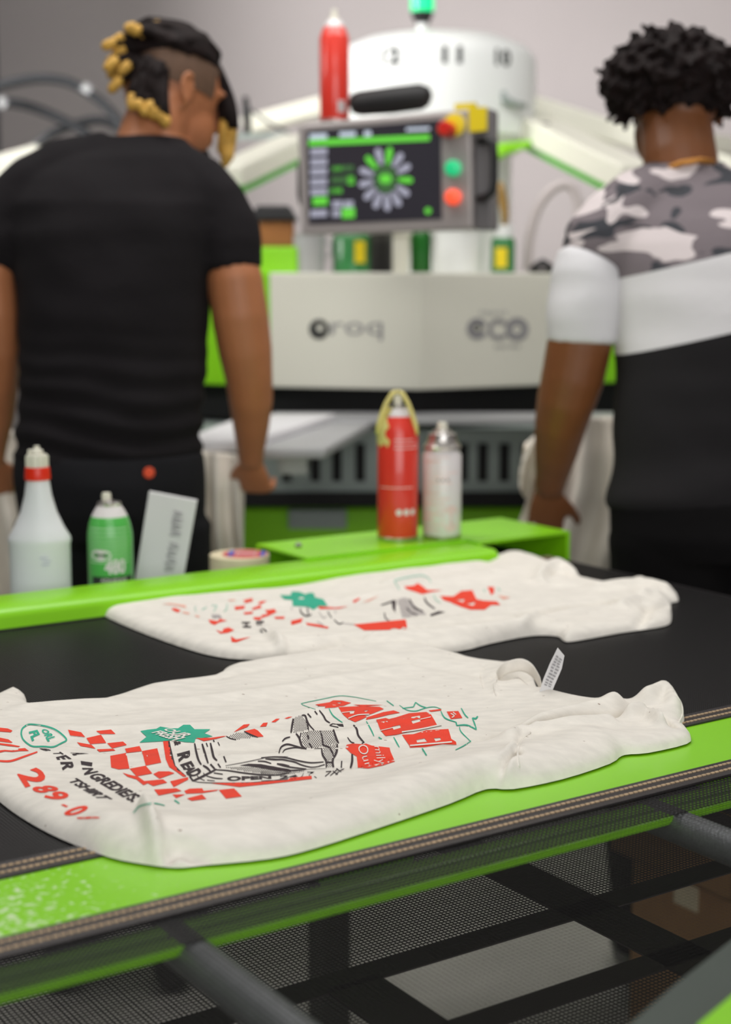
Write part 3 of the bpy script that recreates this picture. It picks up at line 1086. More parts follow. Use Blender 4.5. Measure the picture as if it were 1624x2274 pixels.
for c, strokes in ((c3, [
    ([(190, 465), (205, 560), (235, 680), (260, 762)], 28), ([(258, 762), (320, 830), (395, 892)], 20), ([(500, 495), (520, 600), (545, 690), (580, 752)], 26), ([(590, 500), (620, 600), (662, 735)], 26),
    ([(690, 490), (710, 580), (730, 660), (770, 702)], 28), ([(780, 480), (800, 522)], 12), ([(640, 490), (656, 535)], 14), ([(725, 455), (736, 476)], 16), ([(850, 650), (878, 722)], 18),
    ([(600, 760), (650, 790), (690, 832)], 26), ([(690, 745), (742, 802)], 22), ([(780, 740), (812, 787)], 18), ([(440, 890), (482, 947)], 22), ([(478, 947), (600, 890), (765, 805)], 26),
    ([(480, 945), (560, 962), (750, 970), (1150, 968), (1400, 945), (1624, 920)], 9), ([(750, 812), (900, 822), (1100, 852), (1300, 872), (1500, 874), (1640, 852)], 18),
    ([(730, 850), (838, 866)], 12), ([(640, 885), (740, 912), (838, 920)], 14), ([(570, 920), (622, 942)], 8), ([(650, 937), (742, 946)], 8), ([(605, 850), (622, 876)], 10), ([(530, 880), (552, 912)], 10),
    ([(870, 764), (1100, 722), (1290, 682), (1400, 656), (1624, 655)], 8), ([(1350, 680), (1450, 690), (1560, 690), (1640, 705)], 18), ([(1260, 710), (1340, 712), (1422, 737)], 16), ([(1490, 740), (1560, 750), (1640, 768)], 20),
    ([(880, 408), (930, 435), (1000, 452)], 12), ([(1095, 350), (1180, 395), (1262, 420)], 16)]),
    (c4, [
        ([(255, 582), (290, 545), (350, 526)], 18), ([(215, 722), (240, 650), (310, 614), (400, 632), (520, 666)], 20), ([(260, 716), (290, 677), (380, 656), (450, 656), (545, 670)], 14),
        ([(388, 305), (375, 380), (360, 476)], 24), ([(490, 268), (530, 270), (552, 340), (570, 442)], 22), ([(545, 300), (580, 380), (640, 446)], 16), ([(420, 485), (460, 540), (490, 630), (545, 670)], 26),
        ([(480, 475), (470, 532)], 14), ([(558, 470), (570, 552)], 20), ([(578, 600), (612, 660)], 16), ([(710, 450), (735, 530), (750, 620), (820, 650), (860, 720), (880, 782)], 20),
        ([(870, 435), (900, 530), (932, 602)], 24), ([(915, 610), (910, 700), (880, 772)], 26), ([(728, 660), (740, 740), (780, 812), (785, 896)], 24), ([(870, 780), (860, 832), (872, 892)], 26), ([(785, 830), (866, 830)], 16),
        ([(640, 665), (728, 662)], 6), ([(560, 245), (602, 292)], 16), ([(645, 215), (677, 256)], 16), ([(700, 205), (750, 270), (780, 325), (828, 356)], 20), ([(1110, 382), (1150, 430), (1170, 510), (1238, 592)], 24),
        ([(1040, 530), (1080, 585), (1122, 597)], 14), ([(1212, 606), (1242, 586)], 16), ([(825, 386), (862, 366)], 12), ([(825, 388), (930, 410)], 10), ([(862, 366), (900, 372)], 8),
        ([(0, 776), (160, 766), (300, 776), (450, 812), (600, 836), (752, 826)], 18), ([(60, 787), (250, 800), (400, 827), (480, 860), (600, 890), (690, 880)], 16), ([(190, 850), (330, 886), (545, 912)], 18),
        ([(690, 880), (765, 858)], 12), ([(300, 928), (560, 916), (780, 906)], 6), ([(0, 1050), (300, 1044), (440, 1022), (490, 1000), (512, 958)], 8), ([(640, 1000), (668, 1018)], 8),
        ([(970, 815), (965, 897)], 16), ([(1095, 730), (1095, 820), (1075, 902)], 28), ([(780, 945), (845, 940)], 12), ([(845, 940), (800, 975)], 10), ([(800, 975), (770, 1000)], 10), ([(830, 992), (880, 950), (922, 908)], 12),
        ([(895, 982), (940, 940), (1000, 908)], 12), ([(905, 905), (962, 948)], 12), ([(862, 935), (922, 978)], 12)])):
    for p, wd in strokes:
        D.stroke(BLK, c(p), wd / c.s)
D.poly(BLK, c3([(1040, 762), (1150, 740), (1300, 745), (1450, 775), (1624, 802), (1660, 815), (1660, 840), (1450, 818), (1280, 787), (1150, 767)]))
D.poly(BLK, c4([(0, 860), (150, 880), (330, 920), (540, 925), (400, 940), (200, 930), (0, 900)]))
D.poly(BLK, c4([(895, 368), (985, 370), (994, 402), (940, 395)]))
for c, p, pit, r in ((c3, [(850, 785), (1040, 770), (1280, 790), (1624, 837), (1624, 858), (1450, 868), (1250, 850), (1000, 812)], 4.2, 1.25),
                     (c3, [(900, 408), (1000, 370), (1090, 357), (1200, 402), (1240, 420), (1000, 448)], 4.2, 1.1),
                     (c4, [(392, 300), (440, 275), (500, 275), (545, 330), (562, 440), (500, 462), (385, 470)], 4.4, 1.2), (c4, [(485, 480), (580, 450), (720, 455), (868, 440), (925, 600), (750, 645), (540, 662), (490, 600)], 4.8, 1.35),
                     (c4, [(742, 660), (800, 645), (856, 700), (868, 790), (790, 826), (745, 740)], 4.6, 1.3), (c4, [(810, 640), (905, 605), (900, 740), (872, 775), (852, 700)], 4.4, 1.2), (c4, [(800, 842), (860, 842), (864, 893), (800, 893)], 4.4, 1.2),
                     (c4, [(0, 925), (200, 945), (400, 945), (540, 930), (400, 968), (0, 972)], 4.0, 1.15)):
    D.dots(BLK, c(p), pit, r)
D.text(CRM, 'Our', *c4([(1150, 640), (1265, 900), (1340, 880), (1275, 618)]), bold=-0.01, lift=0.0005)
D.text(CRM, 'mily', *c4([(1335, 640), (1365, 862), (1520, 850), (1440, 650)]), bold=-0.01, lift=0.0005)
NAMES = {'print_red': 'red_print', 'print_black': 'black_print', 'print_teal': 'teal_print', 'print_cream': 'cream_print', 'print_redpale': 'pale_red_print',
         'print_grey': 'grey_print', 'print_tealpale': 'pale_teal_print'}
D.finish(tee1, NAMES)


# care tag standing up from the collar
def tag_strip():
    hit = bv1.ray_cast(CAMV, ray(1212, 1538).normalized())[0] or PZ(1212, 1538, ZB + 0.02)
    Y0 = hit.y + 0.004
    L = [(1197, 1540), (1207, 1508), (1222, 1472), (1239, 1438)]
    R_ = [(1224, 1542), (1232, 1522), (1248, 1485), (1254, 1456)]
    vs, fs = [], []
    n = len(L)
    for k_ in range(2):
        for i in range(n):
            yy = Y0 + 0.004 * (i / n) ** 2 + 0.0007 * k_
            vs += [P(*L[i], yy), P(*R_[i], yy)]
    for i in range(n - 1):
        a = 2 * i
        fs += [(a, a + 1, a + 3, a + 2), (2 * n + a + 2, 2 * n + a + 3, 2 * n + a + 1, 2 * n + a), (a, a + 2, 2 * n + a + 2, 2 * n + a), (a + 1, 2 * n + a + 1, 2 * n + a + 3, a + 3)]
    t = MB().add(vs, fs).build('care_tag', 'paper', tee1, inv=True)
    t['label'] = 'white care tag'
    mb = MB()
    for j in range(11):
        f0 = 0.22 + j * 0.062
        for k_ in range(2):
            a0 = 0.2 + 0.33 * k_ + random.uniform(0, .05)
            a1 = a0 + random.uniform(0.2, 0.3)

            def pt(a, f):
                i = min(int(f * 3), 2)
                g = f * 3 - i
                lx = L[i][0] * (1 - g) + L[i + 1][0] * g
                ly = L[i][1] * (1 - g) + L[i + 1][1] * g
                rx = R_[i][0] * (1 - g) + R_[i + 1][0] * g
                ry = R_[i][1] * (1 - g) + R_[i + 1][1] * g
                return P(lx * (1 - a) + rx * a, ly * (1 - a) + ry * a, Y0 - 0.0004)
            mb.add([pt(a0, f0), pt(a1, f0), pt(a1, f0 + 0.03), pt(a0, f0 + 0.03)], [(0, 1, 2, 3)])
    mb.build('tag_print', 'graymark', t, fixn=False, inv=True)


tag_strip()
arch = [PZ(x, y, ZB + h) for x, y, h in spline([(1102.0, 1506.0, 0.010), (1114.0, 1491.0, 0.020), (1132.0, 1481.0, 0.026), (1160.0, 1477.0, 0.027), (1184.0, 1491.0, 0.022), (1203.0, 1524.0, 0.012)], 4, False)]
MB().tube(arch, [(0.0016, 0.0045)] + [(0.0016, 0.0075)] * (len(arch) - 2) + [(0.0016, 0.004)], 10, fixed=((0, 1, 0), (0, 0, 1))).build('collar_rib', 'cotton', tee1, smooth=True, inv=True)


def seam_line(nm, pts, r):
    pp = []
    for x, y in spline([tuple(map(float, q_)) for q_ in pts], 5, False):
        h_ = bv1.ray_cast(CAMV, ray(x, y).normalized())[0]
        if h_ is not None:
            pp.append(h_)
    if len(pp) > 2:
        MB().tube(pp, r, 6).build(nm, 'cotton', tee1, smooth=True, inv=True)


seam_line('collar_seam', [(1104, 1507), (1098, 1522), (1103, 1546)], 0.0011)
seam_line('collar_seam', [(1076, 1482), (1068, 1502), (1074, 1530)], 0.0008)
seam_line('sleeve_seam', [(1178, 1627), (1158, 1645), (1150, 1672), (1153, 1704)], 0.0011)
seam_line('cuff_hem', [(1496, 1536), (1512, 1560), (1516, 1585), (1508, 1604)], 0.0012)

far_outline = [(224, 1360, FR), (232, 1334, BK), (262, 1319, BK), (330, 1328, BK), (420, 1325, BK), (550, 1312, BK), (650, 1298, BK), (760, 1272, BK), (850, 1245, BK), (910, 1226, BK),
               (960, 1216, BK), (1020, 1214, BK), (1060, 1221, BK), (1095, 1233, BK), (1120, 1227, BK), (1170, 1229, BK), (1240, 1253, BK), (1275, 1265, BK), (1300, 1281, BK), (1380, 1296, BK),
               (1397, 1284, BK), (1432, 1281, BK), (1462, 1293, BK), (1500, 1306, BK), (1507, 1322, 0.01), (1490, 1338, FR), (1492, 1372, FR), (1478, 1387, FR), (1410, 1398, FR), (1370, 1404, FR),
               (1275, 1421, FR), (1252, 1420, FR), (1238, 1410, FR), (1180, 1409, FR), (1090, 1426, FR), (1020, 1443, FR), (900, 1452, FR), (760, 1454, FR), (640, 1458, FR), (560, 1462, FR),
               (480, 1455, FR), (400, 1433, FR), (300, 1396, FR)]
far_feats = [
    ([(560, 1345), (760, 1330), (960, 1300), (1100, 1275)], 0.02, 0.005),
    ([(600, 1412), (800, 1408), (960, 1390), (1160, 1370), (1260, 1350)], 0.008, -0.006),
    ([(640, 1425), (850, 1420), (1000, 1410), (1160, 1390)], 0.016, 0.010),
    ([(590, 1405), (620, 1430), (640, 1450)], 0.006, 0.012), ([(640, 1440), (650, 1450), (690, 1440)], 0.006, -0.012), ([(700, 1440), (760, 1428), (800, 1425)], 0.007, -0.010),
    ([(1060, 1265), (1080, 1250), (1090, 1236)], 0.010, -0.006), ([(860, 1300), (960, 1275), (1050, 1262)], 0.012, 0.005),
    ([(1200, 1290), (1215, 1268), (1250, 1258), (1280, 1270)], 0.010, 0.014), ([(1205, 1284), (1240, 1272), (1280, 1282)], 0.007, -0.012), ([(1195, 1290), (1225, 1300), (1275, 1300)], 0.006, 0.005),
    ([(1150, 1365), (1250, 1350), (1340, 1340), (1420, 1330)], 0.008, -0.012), ([(1380, 1350), (1430, 1325), (1460, 1322)], 0.010, 0.014), ([(1400, 1395), (1430, 1370), (1440, 1345)], 0.007, -0.012),
    ([(1440, 1350), (1470, 1340), (1490, 1330)], 0.008, -0.014), ([(1160, 1400), (1175, 1385), (1190, 1372)], 0.006, 0.010), ([(1330, 1310), (1420, 1300), (1480, 1310)], 0.012, 0.012),
]
tee2, bv2 = shirt('t_shirt', 'cream printed t-shirt lying on black mesh belt against the raised lime side rail', far_outline, far_feats, 0.0125, 0.022, 0.0038, 9.0)
D = Decal(bv2)
c6, c7, c8 = crop(340, 1280, 5.413), crop(600, 1270, 5.075), crop(840, 1260, 4.776)
for c, polys in ((c6, [
    [(220, 390), (260, 380), (335, 410), (300, 438), (240, 412)], [(665, 520), (720, 530), (780, 540), (800, 510), (890, 535), (800, 555), (740, 588), (690, 568)],
    [(755, 645), (830, 670), (850, 630), (910, 615), (978, 650), (900, 682), (810, 692)], [(935, 720), (1000, 760), (1178, 728), (1000, 797), (945, 792)],
    [(1080, 290), (1190, 263), (1205, 300), (1095, 327)], [(980, 365), (1105, 355), (1100, 390), (990, 407)], [(1255, 325), (1300, 300), (1372, 295), (1300, 337)],
    [(1190, 385), (1290, 345), (1305, 380), (1200, 407)], [(1090, 435), (1200, 425), (1195, 452), (1100, 462)], [(1345, 410), (1460, 393), (1487, 430), (1400, 472), (1310, 502), (1300, 470), (1380, 450)],
    [(1205, 493), (1312, 490), (1290, 527), (1215, 522)], [(1460, 488), (1582, 485), (1577, 512), (1470, 514)]]),
    (c7, [[(540, 390), (740, 405), (880, 388), (780, 417), (560, 422)], [(930, 330), (1010, 292), (1010, 312), (950, 352)], [(235, 555), (370, 523), (352, 572), (240, 602)],
          [(400, 575), (550, 595), (662, 625), (652, 642), (420, 602)], [(940, 595), (1530, 538), (1550, 652), (1060, 662)]]),
    (c8, [[(275, 205), (380, 195), (420, 168), (470, 200), (520, 240), (680, 245), (560, 264), (470, 287), (380, 257), (300, 232)], [(1160, 208), (1230, 210), (1232, 270), (1200, 297)]])):
    for p in polys:
        D.poly(RED, c(p))
D.poly(RED, c8([(660, 305), (800, 310), (880, 253), (1000, 243), (1045, 340), (1120, 355), (1260, 363), (1300, 402), (1200, 402), (1130, 452), (980, 452), (880, 422), (760, 370), (690, 347)]),
       [c8([(830, 348), (920, 340), (900, 372)]), c8([(940, 392), (1035, 370), (1010, 408)])])
for c, p in ((c6, [(110, 335), (200, 325), (390, 350), (400, 382), (250, 347)]), (c6, [(360, 425), (440, 440), (430, 460), (350, 440)]), (c6, [(505, 468), (562, 480), (552, 497), (505, 482)]),
             (c6, [(900, 285), (990, 280), (990, 292), (920, 300)]), (c7, [(1040, 345), (1150, 300), (1230, 270), (1120, 332)]), (c8, [(1270, 300), (1405, 320), (1330, 342)])):
    D.poly('print_redpale', c(p))
D.poly(TEAL, c7([(110, 262), (180, 265), (230, 265), (245, 223), (330, 225), (400, 255), (430, 238), (490, 238), (510, 290), (600, 310), (652, 387), (560, 387), (530, 402), (490, 432), (430, 397), (360, 392), (255, 387), (250, 320), (160, 312)]))
for c, p, wd in ((c6, [(520, 360), (500, 390), (525, 425)], 12), (c6, [(890, 330), (885, 395), (850, 425)], 16), (c6, [(590, 405), (645, 372)], 16), (c6, [(700, 352), (765, 352)], 12), (c6, [(770, 352), (730, 425)], 14),
                 (c8, [(230, 240), (185, 165), (200, 132), (430, 87), (520, 107), (562, 162)], 18), (c8, [(590, 290), (610, 340), (660, 380)], 14), (c8, [(1125, 230), (1130, 265)], 14), (c8, [(1270, 220), (1295, 250)], 16)):
    D.stroke('print_tealpale', c(p), wd / c.s)
for t_, a in (('H', [(1065, 550), (1080, 618), (1182, 620), (1165, 548)]), ('E', [(1235, 540), (1250, 592), (1345, 592), (1330, 535)]), ('C', [(1265, 630), (1300, 685), (1378, 665), (1340, 628)])):
    D.text(BLK, t_, *c6(a), bold=0.05)
D.text('print_grey', 'ER', *c6([(700, 462), (720, 510), (845, 510), (800, 462)]), bold=0.05)
for c, p, wd in ((c7, [(240, 400), (245, 432)], 10), (c7, [(340, 410), (350, 460), (410, 500), (470, 480)], 18), (c7, [(420, 400), (432, 500)], 14), (c7, [(550, 450), (600, 520), (640, 500)], 10), (c7, [(650, 450), (692, 522)], 12),
                 (c7, [(730, 440), (742, 472)], 10), (c7, [(720, 540), (780, 590), (822, 570)], 14), (c7, [(530, 560), (602, 602)], 10), (c7, [(1290, 460), (1300, 520), (1342, 550)], 14), (c7, [(1250, 377), (1330, 352), (1400, 322)], 18),
                 (c7, [(820, 580), (950, 592)], 6), (c8, [(330, 335), (380, 420), (480, 472)], 22), (c8, [(490, 320), (520, 380), (602, 442)], 20), (c8, [(300, 430), (350, 480), (420, 510)], 14)):
    D.stroke(BLK if wd > 11 else 'print_grey', c(p), wd / c.s)
D.poly(BLK, c7([(1370, 340), (1420, 318), (1412, 462), (1380, 412)]))
D.poly(BLK, c8([(550, 502), (640, 465), (712, 475), (560, 522)]))
D.dots('print_grey', c8([(200, 350), (280, 315), (330, 340), (420, 440), (520, 500), (260, 540)]), 4.5, 1.8)
D.finish(tee2, NAMES)

# ================================================================== BOTTLES AND CANS
ZLEDGE = ZB - 0.026
ZPLATE = ZB + 0.031


def at_x(px, v, z):
    """point on conveyor line v (belt coordinates) whose picture column is px"""
    # x/y = (px-812)/F (column direction, pitch only mixes y and z slightly)
    for _ in range(6):
        pass
    k_ = (px - 812) / F_PX
    lo, hi = -1.0, 3.0
    for _ in range(60):
        m_ = (lo + hi) / 2
        q = W(m_, v, z) - CAMV
        depth = q.y * math.cos(PITCH) - q.z * math.sin(PITCH)
        if q.x / depth < k_:
            lo = m_
        else:
            hi = m_
    return W(lo, v, z)


def wrap_text(root, name, m, s, r, z0, z1, a0, a1, bold=0.03, vertical=False):
    """lettering wrapped round a cylinder of radius r; a = angle from the side facing -y"""
    vs, fs = text_mesh(s, bold)
    mb = MB()
    pts = []
    for x, y in vs:
        a = a0 + (a1 - a0) * x
        z = z0 + (z1 - z0) * y
        pts.append((r * math.sin(a), -r * math.cos(a), z))
    mb.add(pts, fs)
    return mb.build(name, m, root, fixn=False)


def wrap_patch(mb, r, z0, z1, a0, a1, n=10):
    vs, fs = [], []
    for i in range(n + 1):
        a = a0 + (a1 - a0) * i / n
        for z in (z0, z1):
            vs.append((r * math.sin(a), -r * math.cos(a), z))
    for i in range(n):
        fs.append((2 * i, 2 * i + 2, 2 * i + 3, 2 * i + 1))
    return mb.add(vs, fs)


def wrap_oval(mb, r, zc, rz, ac, ra, n=24):
    vs = [(r * math.sin(ac), -r * math.cos(ac), zc)]
    for i in range(n):
        t = 2 * math.pi * i / n
        a = ac + ra * math.cos(t)
        vs.append((r * math.sin(a), -r * math.cos(a), zc + rz * math.sin(t)))
    return mb.add(vs, [(0, i + 1, (i + 1) % n + 1) for i in range(n)])


# --- trigger-less spray bottle (milky) with red ring
p = at_x(93, 2.055, ZLEDGE)
t = thing('spray_bottle', 'milky white plastic spray bottle with a red neck ring', 'bottle', p, -0.15)
hgt = 0.0
mb = MB().lathe([(0.038, 0.0), (0.044, 0.006), (0.044, 0.10), (0.0455, 0.104), (0.0445, 0.110), (0.036, 0.124), (0.026, 0.146), (0.0195, 0.170), (0.0165, 0.192), (0.0150, 0.200)], 36, sx=1.0, sy=0.82)
mb.build('body', 'hdpe', t, smooth='auto')
mb = MB().lathe([(0.0182, 0.192), (0.0186, 0.194), (0.0175, 0.208), (0.0168, 0.210)], 32)
mb.build('neck_ring', 'redband', t, smooth='auto')
mb = MB().lathe([(0.0150, 0.209), (0.0150, 0.226), (0.0138, 0.228)], 24)
for i in range(12):
    a = i * math.pi / 6
    mb.box((0.0148 * math.cos(a) - 0.0012, 0.0148 * math.sin(a) - 0.0012, 0.210), (0.0148 * math.cos(a) + 0.0012, 0.0148 * math.sin(a) + 0.0012, 0.226))
mb.build('collar', 'capwhite', t, smooth='auto')
mb = MB().lathe([(0.009, 0.226), (0.0088, 0.234), (0.004, 0.236), (0.004, 0.240)], 16)
mb.box((-0.012, -0.004, 0.228), (-0.004, 0.004, 0.2345))
mb.build('pump_stub', 'capwhite', t, smooth='auto')
mb = MB()
for a0, z0 in ((0.35, 0.085), (0.45, 0.080), (0.40, 0.075)):
    wrap_patch(mb, 0.0440, z0, z0 + 0.0015, a0, a0 + 0.25, 5)
mb.build('marker_scribble', 'icon_grey', t, fixn=False)

# --- green aerosol
p = at_x(248, 2.05, ZLEDGE)
t = thing('aerosol_can', 'green aerosol adhesive can with white oval badge and domed shoulder', 'spray can', p, -0.2)
mb = MB().lathe([(0.031, 0.0), (0.033, 0.003), (0.033, 0.100), (0.0325, 0.108), (0.0300, 0.121), (0.0265, 0.131), (0.0235, 0.136)], 36)
mb.build('body', 'green_can', t, smooth='auto')
mb = MB().lathe([(0.0263, 0.1315), (0.0225, 0.139), (0.0180, 0.146), (0.0160, 0.148)], 32)
mb.build('dome', 'white_can', t, smooth='auto')
mb = MB().lathe([(0.0170, 0.147), (0.0175, 0.150), (0.0160, 0.152), (0.006, 0.152), (0.006, 0.155)], 28)
mb.build('valve_cup', 'alu', t, smooth='auto')
mb = MB().lathe([(0.0065, 0.153), (0.0070, 0.161), (0.0060, 0.165), (0.004, 0.1655)], 18, base=(-0.004, 0, 0))
mb.build('nozzle', 'capwhite', t, smooth='auto')
mb = MB()
for i in range(9):
    z = 0.066 + i * 0.0062
    r = 0.0332 if z < 0.10 else 0.0332 - (z - 0.10) * 0.10
    wrap_patch(mb, r + 0.0002, z, z + 0.0020, -0.75, 1.25, 14)
mb.build('pale_stripes', 'paleg', t, fixn=False)
wrap_patch(MB(), 0.0333, 0.002, 0.046, -0.55, 1.5, 14).build('black_panel', 'canblack', t, fixn=False)
mb = wrap_oval(MB(), 0.0335, 0.078, 0.0085, -0.08, 0.50)
mb.build('badge', 'white_can', t, fixn=False)
wrap_text(t, 'badge_lettering', 'canblack', 'Camie', 0.0337, 0.0755, 0.0815, -0.36, 0.22)
wrap_text(t, 'number_lettering', 'white_can', '480', 0.0336, 0.050, 0.072, 0.10, 1.05, 0.05)
wrap_text(t, 'panel_lettering', 'white_can', 'ADHESIVE', 0.0336, 0.038, 0.044, -0.1, 1.1, 0.02)
wrap_text(t, 'panel_lettering', 'white_can', 'MIST', 0.0336, 0.008, 0.028, 0.05, 0.95, 0.04)


def spray_can(label, p, rot, body, R_=0.033, H=0.205):
    t_ = thing('aerosol_can', label, 'spray can', p, rot)
    MB().lathe([(R_ - 0.0015, 0.0), (R_, 0.002), (R_, 0.006), (R_ - 0.001, 0.007)], 36).build('base_rim', 'alu', t_, smooth='auto')
    MB().lathe([(R_ - 0.0008, 0.006), (R_, 0.008), (R_, H * 0.86), (R_ - 0.002, H * 0.88), (R_ - 0.006, H * 0.935), (R_ - 0.011, H * 0.97)], 36).build('body', body, t_, smooth='auto')
    return t_


# --- red can with dried glue
ry = lambda v, px: at_x(px, v, ZPLATE)
p = ry(2.012, 883)
t = spray_can('tall red aerosol can smeared with dried yellow glue beside a white can', p, -0.1, 'red_can', 0.033, 0.208)
MB().lathe([(0.0235, 0.199), (0.0200, 0.208), (0.0150, 0.213), (0.013, 0.214)], 30).build('dome', 'white_can', t, smooth='auto')
MB().lathe([(0.0145, 0.2125), (0.0150, 0.216), (0.0055, 0.217), (0.0055, 0.220)], 24).build('valve_cup', 'alu', t, smooth='auto')
MB().lathe([(0.0070, 0.219), (0.0068, 0.230), (0.0050, 0.234)], 18).build('nozzle', 'capwhite', t, smooth='auto')
mb = MB()
for sx in (-1, 1):
    mb.tube([(sx * 0.001, -0.008, 0.240), (sx * 0.008, -0.010, 0.237), (sx * 0.017, -0.013, 0.222), (sx * 0.024, -0.016, 0.205), (sx * 0.0300, -0.015, 0.185), (sx * 0.0322, -0.012, 0.172)],
            [0.0035, 0.004, 0.004, 0.0042, 0.0042, 0.003], 8)
vs, fs = [], []
n = 9
for j in range(9):
    z = 0.155 + j * 0.0075
    r = 0.0338 if z < 0.180 else 0.0338 - ((z - 0.180) / 0.03) ** 1.3 * 0.014
    w0, w1 = -1.75, -0.42 + 0.15 * math.sin(j * 1.9) - 0.02 * j
    for i in range(n):
        a = w0 + (w1 - w0) * i / (n - 1)
        vs.append((r * math.sin(a), -r * math.cos(a), z + 0.004 * math.sin(i * 2.1) * (j == 0)))
for j in range(8):
    for i in range(n - 1):
        fs.append((j * n + i, j * n + i + 1, (j + 1) * n + i + 1, (j + 1) * n + i))
mb.add(vs, fs)
mb.build('dried_glue', 'yellowrub', t, smooth=True)
mb = MB()
for a in (0.15, 0.52, 0.90):
    wrap_oval(mb, 0.0333, 0.048, 0.0052, a, 0.15, 14)
mb.build('white_dots', 'white_can', t, fixn=False)
mb = MB()
for z, a0, a1 in ((0.150, -0.1, 1.1), (0.157, -0.1, 1.1), (0.164, -0.1, 0.9), (0.087, -0.9, 0.9)):
    wrap_patch(mb, 0.0332, z, z + 0.0014, a0, a1, 12)
mb.build('pale_stripes', 'pinkprint', t, fixn=False)

# --- white can
p = ry(1.985, 981)
t = spray_can('white aerosol can with faint pink print beside the glue smeared red can', p, 0.0, 'white_can', 0.0318, 0.158)
MB().lathe([(0.0300, 0.146), (0.0310, 0.150), (0.0260, 0.156), (0.0225, 0.166), (0.0225, 0.170), (0.0165, 0.172), (0.0150, 0.176)], 32).build('dome', 'alu', t, smooth='auto')
MB().lathe([(0.0085, 0.174), (0.0082, 0.184), (0.0065, 0.189)], 20).build('nozzle', 'capwhite', t, smooth='auto')
mb = MB()
random.seed(3)
for z in np.arange(0.015, 0.135, 0.0085):
    a0 = random.uniform(-1.2, -0.2)
    wrap_patch(mb, 0.0321, z, z + random.uniform(0.0012, 0.004), a0, a0 + random.uniform(0.5, 1.3), 10)
wrap_oval(mb, 0.0321, 0.035, 0.022, 0.45, 0.5)
mb.build('pink_print', 'pinkprint', t, fixn=False)
mb = MB()
for a in (-0.25, 0.0, 0.25):
    wrap_oval(mb, 0.0323, 0.098, 0.0022, a, 0.07, 8)
mb.build('grey_marks', 'graymark', t, fixn=False)

# --- card leaning with handwriting
pb = at_x(352, 2.075, ZLEDGE)
Yc = pb.y
cd = thing('note_card', 'white card with faded handwriting leaning behind the green aerosol', 'card', P(352, 1286, Yc))
q = [P(300, 1288, Yc), P(404, 1304, Yc), P(438, 1112, Yc + 0.03), P(331, 1092, Yc + 0.03)]
MB().slab(q, (0.0, 0.006, 0.001)).build('card_sheet', 'paper', cd, inv=True, bevel=0.001)


def qmap(q, a, c, off=-0.0008):
    r = (q[0] * (1 - a) + q[1] * a) * (1 - c) + (q[3] * (1 - a) + q[2] * a) * c
    return r + Vector((0, off, 0))


mb = MB()
random.seed(11)
for k_, (c0, cN) in enumerate(((0.16, 0.50), (0.56, 0.86))):
    n = 4
    for i in range(n):
        cc = c0 + (cN - c0) * i / n
        h = (cN - c0) / n * 0.75
        pts = [qmap(q, 0.58 + 0.16 * random.random(), cc + h * j / 4) for j in range(5)]
        pts = [qmap(q, 0.55 + 0.2 * (j % 2) + 0.05 * random.random(), cc + h * j / 4) for j in range(5)]
        mb.tube(pts, 0.0011, 5)
mb.build('handwriting', 'graymark', cd, inv=True)

# --- tape roll
p = at_x(533, 2.075, ZLEDGE)
t = thing('tape_roll', 'roll of cream packing tape with a red and blue label on top', 'tape', p)
MB().lathe([(0.0460, 0.0), (0.0470, 0.001), (0.0470, 0.047), (0.0460, 0.048)], 40).build('tape_winding', 'tapecream', t, smooth='auto')
MB().lathe([(0.036, 0.0478), (0.036, 0.0490)], 40, base=(0.009, 0, 0)).build('core_label', 'labelred', t, smooth='auto')
for x0, x1 in ((-0.026, -0.018), (0.024, 0.031)):
    MB().box((x0 + 0.009, -0.023, 0.0488), (x1 + 0.009, 0.023, 0.0497)).build('blue_band', 'labelblue', t)
mb = MB()
for x0 in (-0.014, 0.016, 0.034):
    mb.box((x0 + 0.009, -0.018, 0.0488), (x0 + 0.0105, 0.018, 0.0496))
for y0 in (-0.012, -0.004, 0.004, 0.012):
    mb.box((-0.004, y0, 0.0488), (0.026, y0 + 0.0012, 0.0495))
mb.build('white_grid', 'white_can', t)

# ================================================================== PRINTING PRESS
press = thing('screen_printing_press', 'large cream and lime carousel screen printing press with white hub', 'machine', (0.2, 4.6, 0))
YC = 3.70
cx, zt, zb = P(935, 605, YC).x, P(935, 605, YC).z, P(935, 866, YC).z
LL, RR = P(598, 612, 3.80), P(1230, 605, 3.88)
RX = RR.x + 0.10
RY = RR.y + (RR.y - YC) / (RR.x - cx) * 0.10


def wall_panel(name, a, b_, z0, z1, m, th=0.03):
    a, b_ = Vector((a[0], a[1], 0)), Vector((b_[0], b_[1], 0))
    n_ = Vector((-(b_ - a).y, (b_ - a).x, 0)).normalized() * th
    mb_ = MB().hexa([a + n_ * 0 + Vector((0, 0, z0)), b_ + Vector((0, 0, z0)), b_ + n_ + Vector((0, 0, z0)), a + n_ + Vector((0, 0, z0)),
                     a + Vector((0, 0, z1)), b_ + Vector((0, 0, z1)), b_ + n_ + Vector((0, 0, z1)), a + n_ + Vector((0, 0, z1))])
    return mb_.build(name, m, press, inv=True, bevel=0.004)


A0 = (LL.x, LL.y)
wall_panel('front_panel', A0, (cx, YC), zb, zt, 'panelwhite')
wall_panel('front_panel', (cx, YC), (RX, RY), zb, zt, 'panelwhite')
wall_panel('side_panel', (LL.x - 0.70, LL.y + 0.42), (LL.x - 0.012, LL.y + 0.02), zb + 0.0, zt, 'green')
wall_panel('corner_strip', (LL.x - 0.02, LL.y + 0.012), (LL.x + 0.001, LL.y + 0.002), zb, zt + 0.001, 'green', 0.02)
wall_panel('side_panel', (RX, RY), (RX + 0.7, RY + 0.45), zb, zt, 'green')
